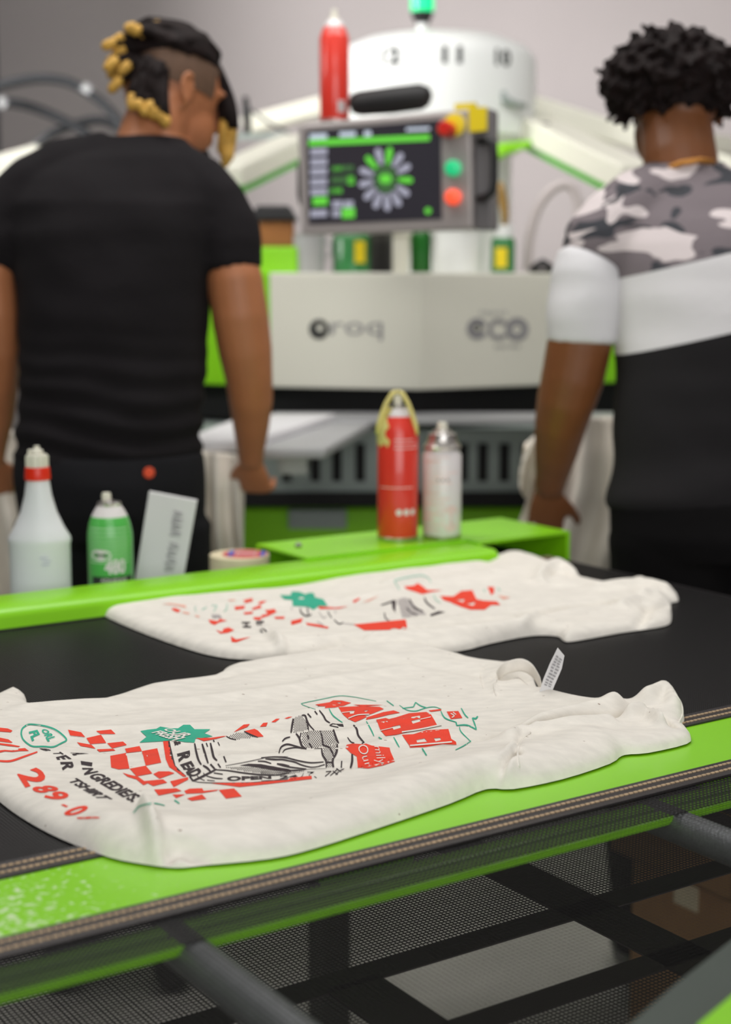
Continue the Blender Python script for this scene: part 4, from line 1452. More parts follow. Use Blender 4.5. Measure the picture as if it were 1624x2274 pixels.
# deck and underside
deck = [(LL.x, LL.y), (cx, YC), (RX, RY), (RX + 0.7, RY + 0.45), (RX + 0.6, 5.3), (LL.x - 0.6, 5.3), (LL.x - 0.7, LL.y + 0.42)]


def prism(pts, z0, z1):
    n_ = len(pts)
    mb_ = MB()
    mb_.add([(x, y, z0) for x, y in pts] + [(x, y, z1) for x, y in pts],
            [tuple(range(n_ - 1, -1, -1)), tuple(range(n_, 2 * n_))] + [(i, (i + 1) % n_, n_ + (i + 1) % n_, n_ + i) for i in range(n_)])
    return mb_


def inset(pts, k_):
    mx_ = sum(p_[0] for p_ in pts) / len(pts)
    my_ = sum(p_[1] for p_ in pts) / len(pts)
    return [(x + (mx_ - x) * k_, y + (my_ - y) * k_) for x, y in pts]


prism(inset(deck, 0.05), zt - 0.02, zt - 0.004).build('deck', 'panelwhite', press, inv=True)
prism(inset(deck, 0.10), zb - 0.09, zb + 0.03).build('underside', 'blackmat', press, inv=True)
# lower cabinet with dark slots
yl = 3.74
MB().box((-0.75, yl, P(0, 1096, yl).z), (1.05, yl + 0.5, zb - 0.10)).build('cabinet', 'greymach', press, inv=True)
for px_ in (626, 690, 738, 790, 846, 902, 960, 1018, 1062, 1110, 1160):
    a, b_ = P(px_, 985, yl), P(px_ + 21, 1068, yl)
    MB().box((a.x, yl - 0.006, b_.z), (b_.x, yl + 0.01, a.z)).build('slot', 'blackmat', press, inv=True)
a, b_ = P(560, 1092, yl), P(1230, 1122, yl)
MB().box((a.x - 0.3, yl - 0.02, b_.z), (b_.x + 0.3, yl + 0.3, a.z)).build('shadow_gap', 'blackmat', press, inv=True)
MB().box((-0.80, 3.84, 0.02), (1.10, 4.6, P(812, 1126, 3.84).z)).build('base', 'green', press, inv=True, bevel=0.01)
a = P(700, 1118, 3.86)
MB().box((P(640, 1100, 3.82).x, 3.82, P(0, 1175, 3.82).z), (P(770, 1100, 3.82).x, 3.845, P(0, 1132, 3.82).z)).build('base_panel', 'greymach', press, inv=True, bevel=0.004)
# pallet arms and pallets


def pallet(px0, px1, py, Y0, Y1, name='pallet'):
    z = P(0, py, Y0).z
    x0, x1 = P(px0, py, Y0).x, P(px1, py, Y0).x
    xa, xb = P(px0, py, Y1).x, P(px1, py, Y1).x
    return x0, x1, xa, xb, z


zp = P(0, 945, 3.4).z
mb = MB().box((P(600, 945, 3.62).x, 3.58, zp - 0.014), (P(1215, 945, 3.62).x + 0.5, 3.76, zp))
mb.build('pallet_ring', 'lightgrey', press, inv=True, bevel=0.003)
for (xa, xb, Y0, Y1, m_) in ((-0.32, 0.02, 3.00, 3.62, 'lightgrey'), (0.46, 0.84, 2.98, 3.62, 'lightgrey')):
    MB().hexa([(xa, Y0, zp - 0.03), (xb - 0.10, Y0, zp - 0.03), (xb, Y1, zp - 0.03), (xa + 0.06, Y1, zp - 0.03),
               (xa, Y0, zp - 0.008), (xb - 0.10, Y0, zp - 0.008), (xb, Y1, zp - 0.008), (xa + 0.06, Y1, zp - 0.008)]).build('pallet', m_, press, inv=True, bevel=0.006)
    xm = (xa + xb) / 2
    MB().box((xm - 0.03, Y0 + 0.12, zp - 0.075), (xm + 0.03, 3.74, zp - 0.03)).build('pallet_arm', 'steel', press, inv=True)
# hub
YH = 4.75
hx = P(965, 150, YH).x
zh = lambda py: P(0, py, YH).z
rh = 0.305
MB().lathe([(rh * 0.80, zh(345)), (rh, zh(312)), (rh, zh(148)), (rh * 0.985, zh(132)), (rh * 0.90, zh(112)), (rh * 0.70, zh(92)), (rh * 0.35, zh(82)), (rh * 0.05, zh(80))], 48, (hx, YH, 0)).build('hub_cover', 'hubwhite', press, smooth='auto', inv=True)
MB().lathe([(0.24, zt - 0.02), (0.24, zh(340)), (0.2, zh(335))], 32, (hx, YH + 0.05, 0)).build('hub_column', 'hubwhite', press, smooth='auto', inv=True)
# green skirt swoosh under the hub
mb = MB().tube([P(1085, 345, YH - 0.33), P(1120, 330, YH - 0.30), P(1180, 318, YH - 0.22), P(1200, 316, YH - 0.16)], [(0.03, 0.02), (0.025, 0.015), (0.012, 0.01), (0.008, 0.008)], 12)
mb.build('hub_trim', 'green', press, smooth=True, inv=True)
for s, px_ in (('12', 868), ('11', 1003), ('10', 1120)):
    ac = math.asin(max(-1, min(1, (P(px_, 155, YH - 0.28).x - hx) / rh)))
    vs, fs = text_mesh(s, 0.035)
    for isl in islands(fs):
        mb = MB()
        mb.add([(hx + (rh + 0.0015) * math.sin(ac + (x - 0.5) * 0.19), YH - (rh + 0.0015) * math.cos(ac + (x - 0.5) * 0.19), zh(172) + (zh(136) - zh(172)) * y) for x, y in vs], isl)
        mb.build('station_number', 'canblack', press, fixn=False, inv=True)
# latch on the hub
MB().tube([P(1117, 205, YH - 0.24), P(1122, 222, YH - 0.25), P(1140, 230, YH - 0.23), P(1168, 236, YH - 0.2)], [0.008, 0.012, 0.009, 0.008], 10).build('latch', 'greymach', press, smooth=True, inv=True)
# beacon
bx = P(938, 40, YH)
r_ = 0.035
root = bx
MB().lathe([(0.016, zh(82)), (0.016, zh(50))], 20, (bx.x, YH, 0)).build('beacon_stem', 'hubwhite', press, smooth='auto', inv=True)
MB().lathe([(0.020, zh(52)), (0.030, zh(38)), (0.034, zh(28)), (0.034, zh(26))], 24, (bx.x, YH, 0)).build('beacon_base', 'black', press, smooth='auto', inv=True)
MB().lathe([(0.034, zh(27)), (0.035, zh(20)), (0.035, zh(-70)), (0.030, zh(-82)), (0.015, zh(-88))], 24, (bx.x, YH, 0)).build('beacon_lens', 'beacon', press, smooth='auto', inv=True)
# print arms


def arm(name, a, b_, wd, hg, m_='panelwhite', line=True):
    o_ = MB().beam(a, b_, wd, hg).build(name, m_, press, inv=True, bevel=0.008)
    if line:
        dn = Vector((0, 0, -hg / 2 - 0.008))
        MB().beam(Vector(a) + dn, Vector(b_) + dn, wd * 0.9, 0.022).build('arm_rail', 'greendark', press, inv=True)
    return o_


arm('print_arm', P(660, 318, 4.55), P(500, 392, 4.05), 0.10, 0.055)
arm('print_arm', P(720, 235, 4.95), P(540, 282, 4.95), 0.10, 0.055, line=False)
arm('print_arm', P(1175, 235, 4.75), P(1700, 400, 4.55), 0.10, 0.065, line=False)
arm('print_arm', P(1195, 288, 4.60), P(1420, 398, 4.10), 0.12, 0.070)
arm('print_arm', P(100, 352, 4.9), P(-180, 430, 4.9), 0.12, 0.085, line=False)
arm('print_arm', P(1185, 262, 4.70), P(1640, 330, 5.2), 0.09, 0.055, line=False)
MB().tube([P(545, 215, 4.6), P(548, 250, 4.6), P(550, 300, 4.6)], [0.008, 0.014, 0.010], 10).build('clamp_knob', 'black', press, smooth=True, inv=True)
MB().beam(P(505, 305, 4.6), P(640, 300, 4.6), 0.02, 0.016).build('cross_bar', 'greymach', press, inv=True)
MB().tube([P(560, 245, 4.6), P(600, 275, 4.6), P(650, 300, 4.6)], 0.004, 6).build('cable', 'hose', press, inv=True, smooth=True)
MB().tube([P(1205, 280, 4.52), P(1218, 283, 4.5)], 0.012, 10).build('clamp_knob', 'black', press, inv=True, smooth=True)
# hoses at the left
for k_, (pts, m_) in enumerate((([(-60, 205), (0, 190), (80, 175), (150, 182), (210, 215), (250, 252), (280, 300), (300, 360)], 'hose'),
                                ([(-60, 225), (0, 226), (60, 235), (130, 262), (200, 302), (240, 350), (260, 400)], 'hose'), ([(60, 350), (75, 330), (110, 300), (170, 276), (230, 268), (290, 300)], 'hose'))):
    MB().tube([P(x, y, 5.0 + 0.1 * k_) for x, y in spline(pts, 4, False)], 0.0155, 10).build('air_hose', m_, press, smooth=True, inv=True)
for px_, py_, k_ in ((193, 198, 0), (8, 227, 1)):
    a = P(px_ - 9, py_ - 5, 5.0 + 0.1 * k_)
    b_ = P(px_ + 9, py_ + 6, 5.0 + 0.1 * k_)
    MB().tube([a, b_], 0.019, 12).build('hose_clip', 'lightgrey', press, smooth='auto', inv=True)
MB().tube([P(x, y, 4.0) for x, y in spline([(1172, 600), (1175, 545), (1185, 490), (1205, 445), (1235, 415), (1265, 412), (1282, 440), (1286, 500), (1282, 560), (1280, 606)], 4, False)], 0.0125, 10).build('vacuum_hose', 'hosegrey', press, smooth=True, inv=True)


# lettering on the front panels: world plane of each panel
def on_panel(px_, py_, a, b_, off=0.0015):
    a, b_ = Vector((a[0], a[1], 0)), Vector((b_[0], b_[1], 0))
    n_ = Vector(((b_ - a).y, -(b_ - a).x, 0)).normalized()
    r0 = ray(px_, py_)
    tt = (a - CAMV).dot(n_) / r0.dot(n_)
    return CAMV + r0 * tt + n_ * off


def panel_text(s, quad, a, b_, m_, bold, nm):
    vs, fs = text_mesh(s, bold)
    BL, BR, TR, TL = quad
    pts = []
    for x, y in vs:
        pts.append(on_panel(*[(1 - x) * (1 - y) * BL[i] + x * (1 - y) * BR[i] + x * y * TR[i] + (1 - x) * y * TL[i] for i in (0, 1)], a, b_))
    MB().add(pts, fs).build(nm, m_, press, fixn=False, inv=True)


def panel_ring(cx_, cy_, ro, ri, a, b_, m_, nm, ang0=0, ang1=2 * math.pi, dx=0, dy=0, off=0.0015):
    n_ = 28
    vs, fs = [], []
    for i in range(n_ + 1):
        t_ = ang0 + (ang1 - ang0) * i / n_
        vs += [on_panel(cx_ + ro * math.cos(t_), cy_ + ro * math.sin(t_), a, b_, off), on_panel(cx_ + dx + ri * math.cos(t_), cy_ + dy + ri * math.sin(t_), a, b_, off)]
    for i in range(n_):
        fs.append((2 * i, 2 * i + 1, 2 * i + 3, 2 * i + 2))
    MB().add(vs, fs).build(nm, m_, press, fixn=False, inv=True)


CC = (cx, YC)
panel_ring(709, 731, 22, 8, A0, CC, 'canblack', 'logo_disc', dx=2, dy=-3)
panel_text('roq', [(735, 756), (850, 756), (850, 716), (735, 716)], A0, CC, 'graymark', 0.0, 'logo_lettering')
CR = (RX, RY)
panel_ring(1060, 730, 24, 9, CC, CR, 'graymark', 'logo_ring', 0.4, 5.9)
panel_ring(1107, 731, 24, 14, CC, CR, 'graymark', 'logo_ring', 0.7, 5.6)
panel_ring(1148, 731, 26, 10, CC, CR, 'graymark', 'logo_ring')
panel_ring(1058, 728, 10, 6, CC, CR, 'canblack', 'logo_ring', off=0.002)
panel_text('PRINT', [(1066, 699), (1128, 699), (1128, 690), (1066, 690)], CC, CR, 'lightgrey', 0, 'small_lettering')
panel_text('series', [(1098, 773), (1155, 773), (1155, 764), (1098, 764)], CC, CR, 'graymark', 0, 'small_lettering')

# ================================================================== CONSOLE ON THE PRESS
YL_, YR_ = 3.46, 3.34
cTL, cTR, cBR, cBL = P(660, 276, YL_), P(1046, 241, YR_), P(1050, 509, YR_), P(669, 522, YL_)
ex = ((cTR - cTL) + (cBR - cBL)).normalized()
nz_ = ex.cross(((cTL - cBL) + (cTR - cBR))).normalized()
if nz_.y > 0:
    nz_ = -nz_
c0 = (cTL + cTR + cBR + cBL) / 4
ez = (nz_.cross(ex)).normalized()
if ez.z < 0:
    ez = -ez


def CPt(px_, py_, off=0.0):
    r0 = ray(px_, py_)
    tt = (c0 - CAMV).dot(nz_) / r0.dot(nz_)
    return CAMV + r0 * tt + nz_ * off


con = thing('control_console', 'grey touchscreen control console with red stop button and black handles', 'control panel', (c0.x, c0.y + 0.3, zt))
q = [CPt(660, 276), CPt(1046, 241), CPt(1050, 509), CPt(669, 522)]
MB().slab(q, -nz_ * 0.075).build('housing', 'console', con, inv=True, bevel=0.006)
q = [CPt(1046, 241, -0.02), CPt(1086, 238, -0.02), CPt(1087, 511, -0.02), CPt(1050, 510, -0.02)]
MB().slab(q, -nz_ * 0.07).build('side_box', 'console2', con, inv=True, bevel=0.004)
scr = MB().slab([CPt(680, 291, 0.002), CPt(979, 266, 0.002), CPt(982, 486, 0.002), CPt(686, 498, 0.002)], -nz_ * 0.012).build('screen', 'screen', con, inv=True)


def icon(polys, m_, nm):
    for p_ in polys:
        MB().add([CPt(x, y, 0.0035) for x, y in p_], [tuple(range(len(p_)))]).build(nm, m_, scr, fixn=False, inv=True)


k = crop(500, 0, 2.1946)
rct = lambda x0, y0, x1, y1: k([(x0, y0), (x1, y0 - (x1 - x0) * 0.045), (x1, y1 - (x1 - x0) * 0.045), (x0, y1)])
icon([rct(410, 683, 1000, 712), rct(430, 962, 502, 1002), rct(572, 1015, 635, 1065)], 'icon_green', 'green_block')
icon([rct(415, 655, 500, 680), rct(560, 645, 640, 668), rct(885, 625, 1000, 640), rct(680, 640, 715, 665)], 'icon_pale', 'header_text')
icon([rct(418, y, 500, y + 34) for y in (725, 775, 822, 872, 920, 1025)] + [rct(x, y, x + 48, y + 34) for x in (525, 580) for y in (980,)] + [rct(525, 1025, 565, 1058)], 'icon_grey', 'grey_block')
icon([rct(520, 810, 630, 838), rct(520, 862, 630, 895), rct(505, 918, 575, 948)], 'icon_dgreen', 'dark_block')
icon([rct(528, 815, 570, 832), rct(600, 860, 632, 900), rct(510, 920, 570, 942)], 'icon_green', 'green_block')
ccx, ccy = 785, 872


def petal(i, n_, r0_, r1_, w0_, w1_):
    a = 2 * math.pi * (i + 0.35) / n_
    d = (math.sin(a), -math.cos(a))
    s_ = (math.cos(a), math.sin(a))
    pts = []
    for rr, ww in ((r0_, w0_), (r1_ * 0.86, w1_), (r1_, w1_ * 0.55)):
        pts.append((ccx + d[0] * rr + s_[0] * ww, ccy + d[1] * rr * 1.18 + s_[1] * ww))
    for rr, ww in ((r1_, w1_ * 0.55), (r1_ * 0.86, w1_), (r0_, w0_)):
        pts.append((ccx + d[0] * rr - s_[0] * ww, ccy + d[1] * rr * 1.18 - s_[1] * ww))
    return k(pts)


icon([petal(i, 13, 62, 132, 10, 18) for i in range(13) if i not in (0, 3, 11)], 'icon_grey', 'grey_petal')
icon([petal(i, 13, 62, 132, 10, 16) for i in (0, 3, 11)], 'icon_green', 'green_petal')
icon([k([(ccx + 55 * math.cos(t_ * 0.3142), ccy + 68 * math.sin(t_ * 0.3142)) for t_ in range(20)])], 'icon_dgreen', 'centre_disc')
mb = MB()
mb.add([CPt(*k([(ccx + 30 * math.cos(t_ * 0.3142), ccy + 24 * math.sin(t_ * 0.3142))])[0], 0.0042) for t_ in range(20)], [tuple(range(20))])
mb.build('centre_badge', 'icon_green', scr, fixn=False, inv=True)
mb = MB()
mb.add([CPt(*k([(992 + 16 * math.cos(t_ * 0.3142), 1028 + 16 * math.sin(t_ * 0.3142))])[0], 0.0042) for t_ in range(20)], [tuple(range(20))])
mb.build('corner_icon', 'icon_green', scr, fixn=False, inv=True)


def button(px_, py_, r_px, m_, h, nm, parent=con, lip=True):
    c_ = CPt(px_, py_)
    rr = r_px / F_PX * c_.y
    mb_ = MB()
    mb_.tube([c_ - nz_ * 0.002, c_ + nz_ * h * 0.85, c_ + nz_ * h], [rr, rr, rr * 0.75], 24)
    return mb_.build(nm, m_, parent, smooth='auto', inv=True)


def button_plate(px_, py_, rx_, ry_, m_, nm):
    return MB().slab([CPt(px_ + rx_ * math.cos(t_), py_ + ry_ * math.sin(t_), 0.003) for t_ in (math.pi * 1.25, math.pi * 1.75, math.pi * 0.25, math.pi * 0.75)], -nz_ * 0.004).build(nm, m_, con, inv=True)


o = button(1011, 278, 24, 'yellow', 0.010, 'stop_button_collar')
o = button(1000, 290, 17, 'redbtn', 0.055, 'stop_button')
o = button(1009, 374, 17, 'litgreen', 0.02, 'start_button')
o = button(1009, 438, 17, 'litred', 0.02, 'reset_button')
MB().slab([CPt(1042, 240, 0.004), CPt(1082, 237, 0.004), CPt(1082, 290, 0.004), CPt(1043, 294, 0.004)], -nz_ * 0.006).build('warning_label', 'yellow', con, inv=True)
MB().slab([CPt(1002, 227, -0.03), CPt(1048, 224, -0.03), CPt(1048, 240, -0.03), CPt(1002, 244, -0.03)], -nz_ * 0.02).build('yellow_tab', 'yellow', con, inv=True)
for pts in ([(1060, 312), (1085, 310), (1098, 318), (1101, 345), (1101, 400), (1097, 425), (1085, 437), (1060, 440)], [(664, 350), (656, 352), (651, 365), (651, 430), (655, 448), (664, 452)]):
    offs = [0.0] + [0.03] * (len(pts) - 2) + [0.0]
    if pts[0][0] < 700:
        offs = [-0.03] * len(pts)
    MB().tube([CPt(x, y, o_ - 0.02) for (x, y), o_ in zip(pts, offs)], 0.0085, 12).build('handle', 'black', con, smooth=True, inv=True)
MB().tube([c0 - nz_ * 0.07, c0 - nz_ * 0.22 + Vector((0, 0, -0.04)), Vector((c0.x, c0.y + 0.36, c0.z - 0.08)), Vector((c0.x, c0.y + 0.48, c0.z - 0.12)), Vector((c0.x, c0.y + 0.48, zt - 0.004))], 0.028, 16).build('support_arm', 'black', con, smooth=True, inv=True)

# things on top of the console
ctop = lambda px_, py_, off=0.0: CPt(px_, py_, -0.038 + off)
p = ctop(731, 268)
ztop = CPt(731, 269.5, 0).z
t = spray_can('red aerosol can with white nozzle standing on top of the grey console', (p.x, p.y, ztop), 0.2, 'red_can', 0.0325, 0.212)
MB().lathe([(0.0225, 0.204), (0.0200, 0.212), (0.0150, 0.218), (0.013, 0.220)], 30).build('dome', 'white_can', t, smooth='auto')
MB().lathe([(0.0125, 0.219), (0.0120, 0.224), (0.0065, 0.226), (0.0060, 0.238), (0.0045, 0.242)], 18).build('nozzle', 'capwhite', t, smooth='auto')
mb = MB()
wrap_patch(mb, 0.0329, 0.02, 0.045, 0.05, 0.55, 6)
mb.build('barcode_label', 'white_can', t, fixn=False)
mb = MB()
for i in range(5):
    wrap_patch(mb, 0.0331, 0.022 + i * 0.0045, 0.024 + i * 0.0045, 0.1, 0.5, 6)
mb.build('barcode_bars', 'graymark', t, fixn=False)

pc = [CPt(768, 232, -0.02), CPt(790, 222, -0.02), CPt(850, 215, -0.02), CPt(915, 211, -0.02), CPt(946, 212, -0.02)]
mb = MB().tube([CPt(766, 228, -0.035), CPt(772, 227, -0.035), CPt(790, 226, -0.035), CPt(860, 219, -0.035), CPt(925, 211, -0.035), CPt(942, 210, -0.035), CPt(948, 211, -0.035)],
               [(0.008, 0.008), (0.021, 0.021), (0.0255, 0.027), (0.028, 0.029), (0.027, 0.028), (0.020, 0.020), (0.008, 0.008)], 18)
tag(mb.build('zip_pouch', 'pouch', smooth=True), 'long black rounded pouch lying on top of the grey console', 'pouch')

# things standing on the press deck
ZD = zt - 0.004


def deck_lathe(name, label, cat, px_, Y_, prof, m_, n_=28, extra=None, group=None):
    c_ = P(px_, 600, Y_)
    t_ = thing(name, label, cat, (c_.x, Y_, ZD), 0, group)
    MB().lathe(prof, n_).build('body', m_, t_, smooth='auto')
    return t_


t = deck_lathe('ink_bucket', 'cream ink bucket on the press deck beside the dark green bottle', 'bucket', 868, 3.98, [(0.044, 0), (0.046, 0.002), (0.052, 0.125), (0.054, 0.126), (0.054, 0.132), (0.050, 0.132)], 'panelwhite')
MB().lathe([(0.0535, 0.100), (0.0555, 0.101), (0.0555, 0.105), (0.0535, 0.106)], 28).build('rim_ring', 'panelwhite', t, smooth='auto')
t = deck_lathe('ink_bucket', 'wide white ink bucket on the press deck, largest of the buckets', 'bucket', 1017, 3.99, [(0.060, 0), (0.062, 0.002), (0.070, 0.140), (0.072, 0.141), (0.072, 0.148), (0.068, 0.148)], 'hubwhite')
MB().lathe([(0.0690, 0.112), (0.0715, 0.113), (0.0715, 0.118), (0.0690, 0.119)], 28).build('rim_ring', 'hubwhite', t, smooth='auto')
t = deck_lathe('ink_bottle', 'dark green bottle standing between two white ink buckets', 'bottle', 935, 4.03, [(0.026, 0), (0.028, 0.003), (0.028, 0.100), (0.020, 0.115), (0.012, 0.122), (0.012, 0.135)], 'darkgreen')
MB().lathe([(0.0135, 0.132), (0.0135, 0.146), (0.012, 0.148)], 20).build('cap', 'black', t, smooth='auto')
t = deck_lathe('ink_jar', 'green ink jar with yellow label beside the cream bucket', 'jar', 782, 4.00, [(0.046, 0), (0.050, 0.003), (0.050, 0.095), (0.044, 0.104), (0.040, 0.106)], 'greenglass')
MB().lathe([(0.043, 0.104), (0.043, 0.120), (0.040, 0.122)], 28).build('lid', 'black', t, smooth='auto')
wrap_patch(MB(), 0.0506, 0.03, 0.085, 0.15, 0.75, 8).build('label', 'yellow', t, fixn=False)
t = deck_lathe('ink_jar', 'clear green jar with white lid and yellow label near the grey hose', 'jar', 1117, 3.97, [(0.028, 0), (0.031, 0.003), (0.031, 0.085), (0.026, 0.094), (0.024, 0.096)], 'greenglass')
MB().lathe([(0.026, 0.094), (0.026, 0.122), (0.023, 0.124)], 28).build('lid', 'hubwhite', t, smooth='auto')
wrap_patch(MB(), 0.0316, 0.018, 0.068, -0.75, 0.25, 8).build('label', 'yellow', t, fixn=False)
t = deck_lathe('metal_pot', 'dull grey metal pot on the press deck beside the lime block', 'pot', 684, 3.99, [(0.040, 0), (0.042, 0.003), (0.046, 0.100), (0.048, 0.102), (0.045, 0.102)], 'lightgrey')
MB().tube([(0.046, 0, 0.085), (0.060, 0, 0.080), (0.062, 0, 0.055), (0.046, 0, 0.045)], 0.004, 8).build('handle', 'lightgrey', t, smooth=True)
Yb = 3.96
a, b_ = P(575, 490, Yb), P(652, 548, Yb)
t = thing('wooden_box', 'small brown wooden box with a black lid on the lime block', 'box', ((a.x + b_.x) / 2, Yb + 0.05, b_.z))
MB().box((a.x, Yb, b_.z), (b_.x, Yb + 0.1, a.z)).build('body', 'wood', t, inv=True, bevel=0.003)
c_ = P(553, 456, Yb)
mb = MB().hexa([(c_.x, Yb - 0.01, a.z), (b_.x + 0.012, Yb - 0.01, a.z), (b_.x + 0.012, Yb + 0.11, a.z), (c_.x, Yb + 0.11, a.z),
                (c_.x + 0.02, Yb - 0.005, c_.z), (b_.x - 0.01, Yb - 0.005, c_.z), (b_.x - 0.01, Yb + 0.1, c_.z), (c_.x + 0.02, Yb + 0.1, c_.z)])
mb.build('lid', 'black', t, inv=True, bevel=0.006)
g0, g1 = P(572, 548, Yb), P(662, 600, Yb)
tag(MB().box((g0.x, Yb - 0.012, ZD), (g1.x, Yb + 0.11, b_.z)).build('lime_block', 'green', bevel=0.006), 'lime green steel block carrying the small wooden box', 'block')
t = thing('spring_clamp', 'small dark clamp lying on the press deck by the grey hose', 'clamp', (P(1205, 590, 3.95).x, 3.95, ZD))
MB().tube([(-0.032, 0, 0.010), (-0.015, 0, 0.022), (0.0, 0, 0.030), (0.018, 0, 0.020), (0.03, 0, 0.008)], [0.007, 0.010, 0.012, 0.010, 0.006], 10).build('jaw', 'black', t, smooth=True)
MB().tube([(-0.03, 0.02, 0.006), (-0.01, 0.018, 0.008), (0.03, 0.015, 0.006)], 0.006, 8).build('handle', 'hose', t, smooth=True)
a = P(1108, 400, 3.93)
t = thing('ink_spatula', 'amber plastic ink spatula standing upright in the green jar with white lid', 'spatula', (P(1120, 500, 3.97).x, 3.97, P(0, 500, 3.97).z))
MB().tube([P(1120, 505, 3.97), P(1122, 480, 3.97), P(1118, 450, 3.97), P(1112, 425, 3.97), P(1108, 405, 3.97)], [(0.006, 0.004), (0.009, 0.004), (0.012, 0.004), (0.013, 0.003), (0.010, 0.002)], 10).build('blade', 'amber', t, smooth=True, inv=True)

# ================================================================== DRAPED SHIRTS ON THE PALLETS


def drape(name, label, top, bot, Y0, depth, folds, seed, m_='drape', rows=26, cols=40, back=None):
    """cloth falling from a top edge to a bottom edge (picture points), folds in depth, closed as a thick sheet"""
    tp = spline([tuple(map(float, q_)) for q_ in top], 8, False)
    bt = spline([tuple(map(float, q_)) for q_ in bot], 8, False)

    def samp(pl, f):
        x = f * (len(pl) - 1)
        i = min(int(x), len(pl) - 2)
        g = x - i
        return (pl[i][0] * (1 - g) + pl[i + 1][0] * g, pl[i][1] * (1 - g) + pl[i + 1][1] * g)
    vs, fs = [], []
    for k2 in (0, 1):
        for j in range(rows):
            f = j / (rows - 1)
            for i in range(cols):
                g = i / (cols - 1)
                a_ = samp(tp, g)
                c2_ = samp(bt, g)
                x = a_[0] * (1 - f) + c2_[0] * f
                y = a_[1] * (1 - f) + c2_[1] * f
                yy = Y0 - depth * math.sin(min(f * 2.2, 1) * math.pi / 2) * 0.5 + (0.010 + 0.014 * f) * math.sin(g * folds * 2 * math.pi + 1.5 * math.sin(f * 3 + seed)) \
                    + 0.012 * noise.noise(Vector((g * 4, f * 4, seed)))
                vs.append(P(x, y, yy + k2 * 0.02))
    N = rows * cols
    for k2 in (0, 1):
        for j in range(rows - 1):
            for i in range(cols - 1):
                a_ = k2 * N + j * cols + i
                fs.append((a_, a_ + 1, a_ + cols + 1, a_ + cols))
    for i in range(cols - 1):
        fs += [(i, i + 1, N + i + 1, N + i), ((rows - 1) * cols + i, (rows - 1) * cols + i + 1, N + (rows - 1) * cols + i + 1, N + (rows - 1) * cols + i)]
    for j in range(rows - 1):
        fs += [(j * cols, (j + 1) * cols, N + (j + 1) * cols, N + j * cols), (j * cols + cols - 1, (j + 1) * cols + cols - 1, N + (j + 1) * cols + cols - 1, N + j * cols + cols - 1)]
    o_ = MB().add(vs, fs).build(name, m_, smooth=True)
    return tag(o_, label, 'shirt')


zp2 = zp - 0.007
o = drape('hanging_shirt', 'plain oatmeal shirt hanging off a pallet beside the black-shirted person', [(415, 1000), (480, 1003), (545, 1012)], [(405, 1300), (475, 1320), (540, 1262)], 2.945, 0.05, 3, 1.0)
q = [P(430, 955, 3.05), P(560, 965, 3.02)]
mb = MB()
xa, xb = P(400, 985, 3.0).x, P(590, 985, 3.0).x
mb.hexa([(xa, 2.955, zp - 0.01), (xb - 0.03, 2.955, zp - 0.01), (-0.07, 3.60, zp - 0.01), (-0.28, 3.60, zp - 0.01),
         (xa, 2.96, zp + 0.012), (xb - 0.03, 2.96, zp + 0.012), (-0.07, 3.60, zp + 0.010), (-0.28, 3.60, zp + 0.010)])
tag(mb.build('stretched_shirt', 'tee_white', bevel=0.006), 'white shirt stretched flat over the pallet beside the black-shirted person', 'shirt')
mb = MB().box((xa, 2.965, zp - 0.058), (P(520, 1000, 2.97).x, 3.2, zp - 0.0305))
tag(mb.build('shirt_stack', 'tapecream', bevel=0.008), 'folded cream cloth tucked under the white pallet', 'cloth')
o = drape('held_shirt', 'pale oatmeal shirt bunched in folds in the hand of the camouflage-shirted person', [(1215, 985), (1290, 930), (1400, 925)], [(1150, 1165), (1250, 1250), (1420, 1300)], 2.885, 0.05, 3.5, 4.0)
o = drape('draped_shirt', 'oatmeal shirt draped on a pallet behind the camouflage-shirted person', [(1165, 985), (1200, 960), (1260, 950)], [(1152, 1060), (1165, 1105), (1250, 1180)], 2.99, 0.05, 2.0, 6.0)
o = drape('hanging_shirt', 'oatmeal shirt hanging beyond the left arm of the black-shirted person', [(-120, 940), (-40, 945), (60, 960)], [(-120, 1330), (-20, 1330), (58, 1330)], 3.12, 0.05, 2.5, 8.0)

# ================================================================== BELOW THE BELT
ZS = 0.385
p = W(1.73, 1.60, ZS)
t = thing('cardboard_box', 'tall closed brown cardboard box on the floor under the conveyor end', 'box', W(1.75, 1.60, 0), ANG)
MB().box((-0.08, -0.12, 0.0), (0.08, 0.12, ZS - 0.001)).build('carton', 'card', t, bevel=0.002)
MB().box((-0.082, -0.025, ZS - 0.06), (0.082, 0.025, ZS - 0.0005)).build('packing_tape', 'tapecream', t)
t = thing('cardboard_box', 'open brown cardboard box of navy cloth stacked on a taller closed box', 'box', p, ANG)
mb = MB()
for lo, hi in (((-0.1, -0.13, 0.0), (0.1, 0.13, 0.005)), ((-0.1, -0.13, 0), (-0.095, 0.13, 0.13)), ((0.095, -0.13, 0), (0.1, 0.13, 0.13)), ((-0.1, -0.13, 0), (0.1, -0.125, 0.13)), ((-0.1, 0.125, 0), (0.1, 0.13, 0.13))):
    mb.box(lo, hi)
mb.build('carton', 'card', t)
o = MB().ell((0, 0, 0), ((0.088, 0, 0), (0, 0.115, 0), (0, 0, 0.05)), 20, 12).build('navy_cloth', 'blue', smooth=True)
o.location = p + Vector((0, 0, 0.095))
o.rotation_euler = (0, 0, ANG)
tag(o, 'crumpled navy cloth heaped in the cardboard box under the conveyor', 'cloth')
for v_ in o.data.vertices:
    v_.co += Vector((0, 0, 0.018 * noise.noise(v_.co * 30)))
t = thing('plastic_bag', 'small lime plastic bag resting on navy cloth in the open cardboard box', 'bag', W(1.70, 1.52, ZS + 0.13), 0.3)
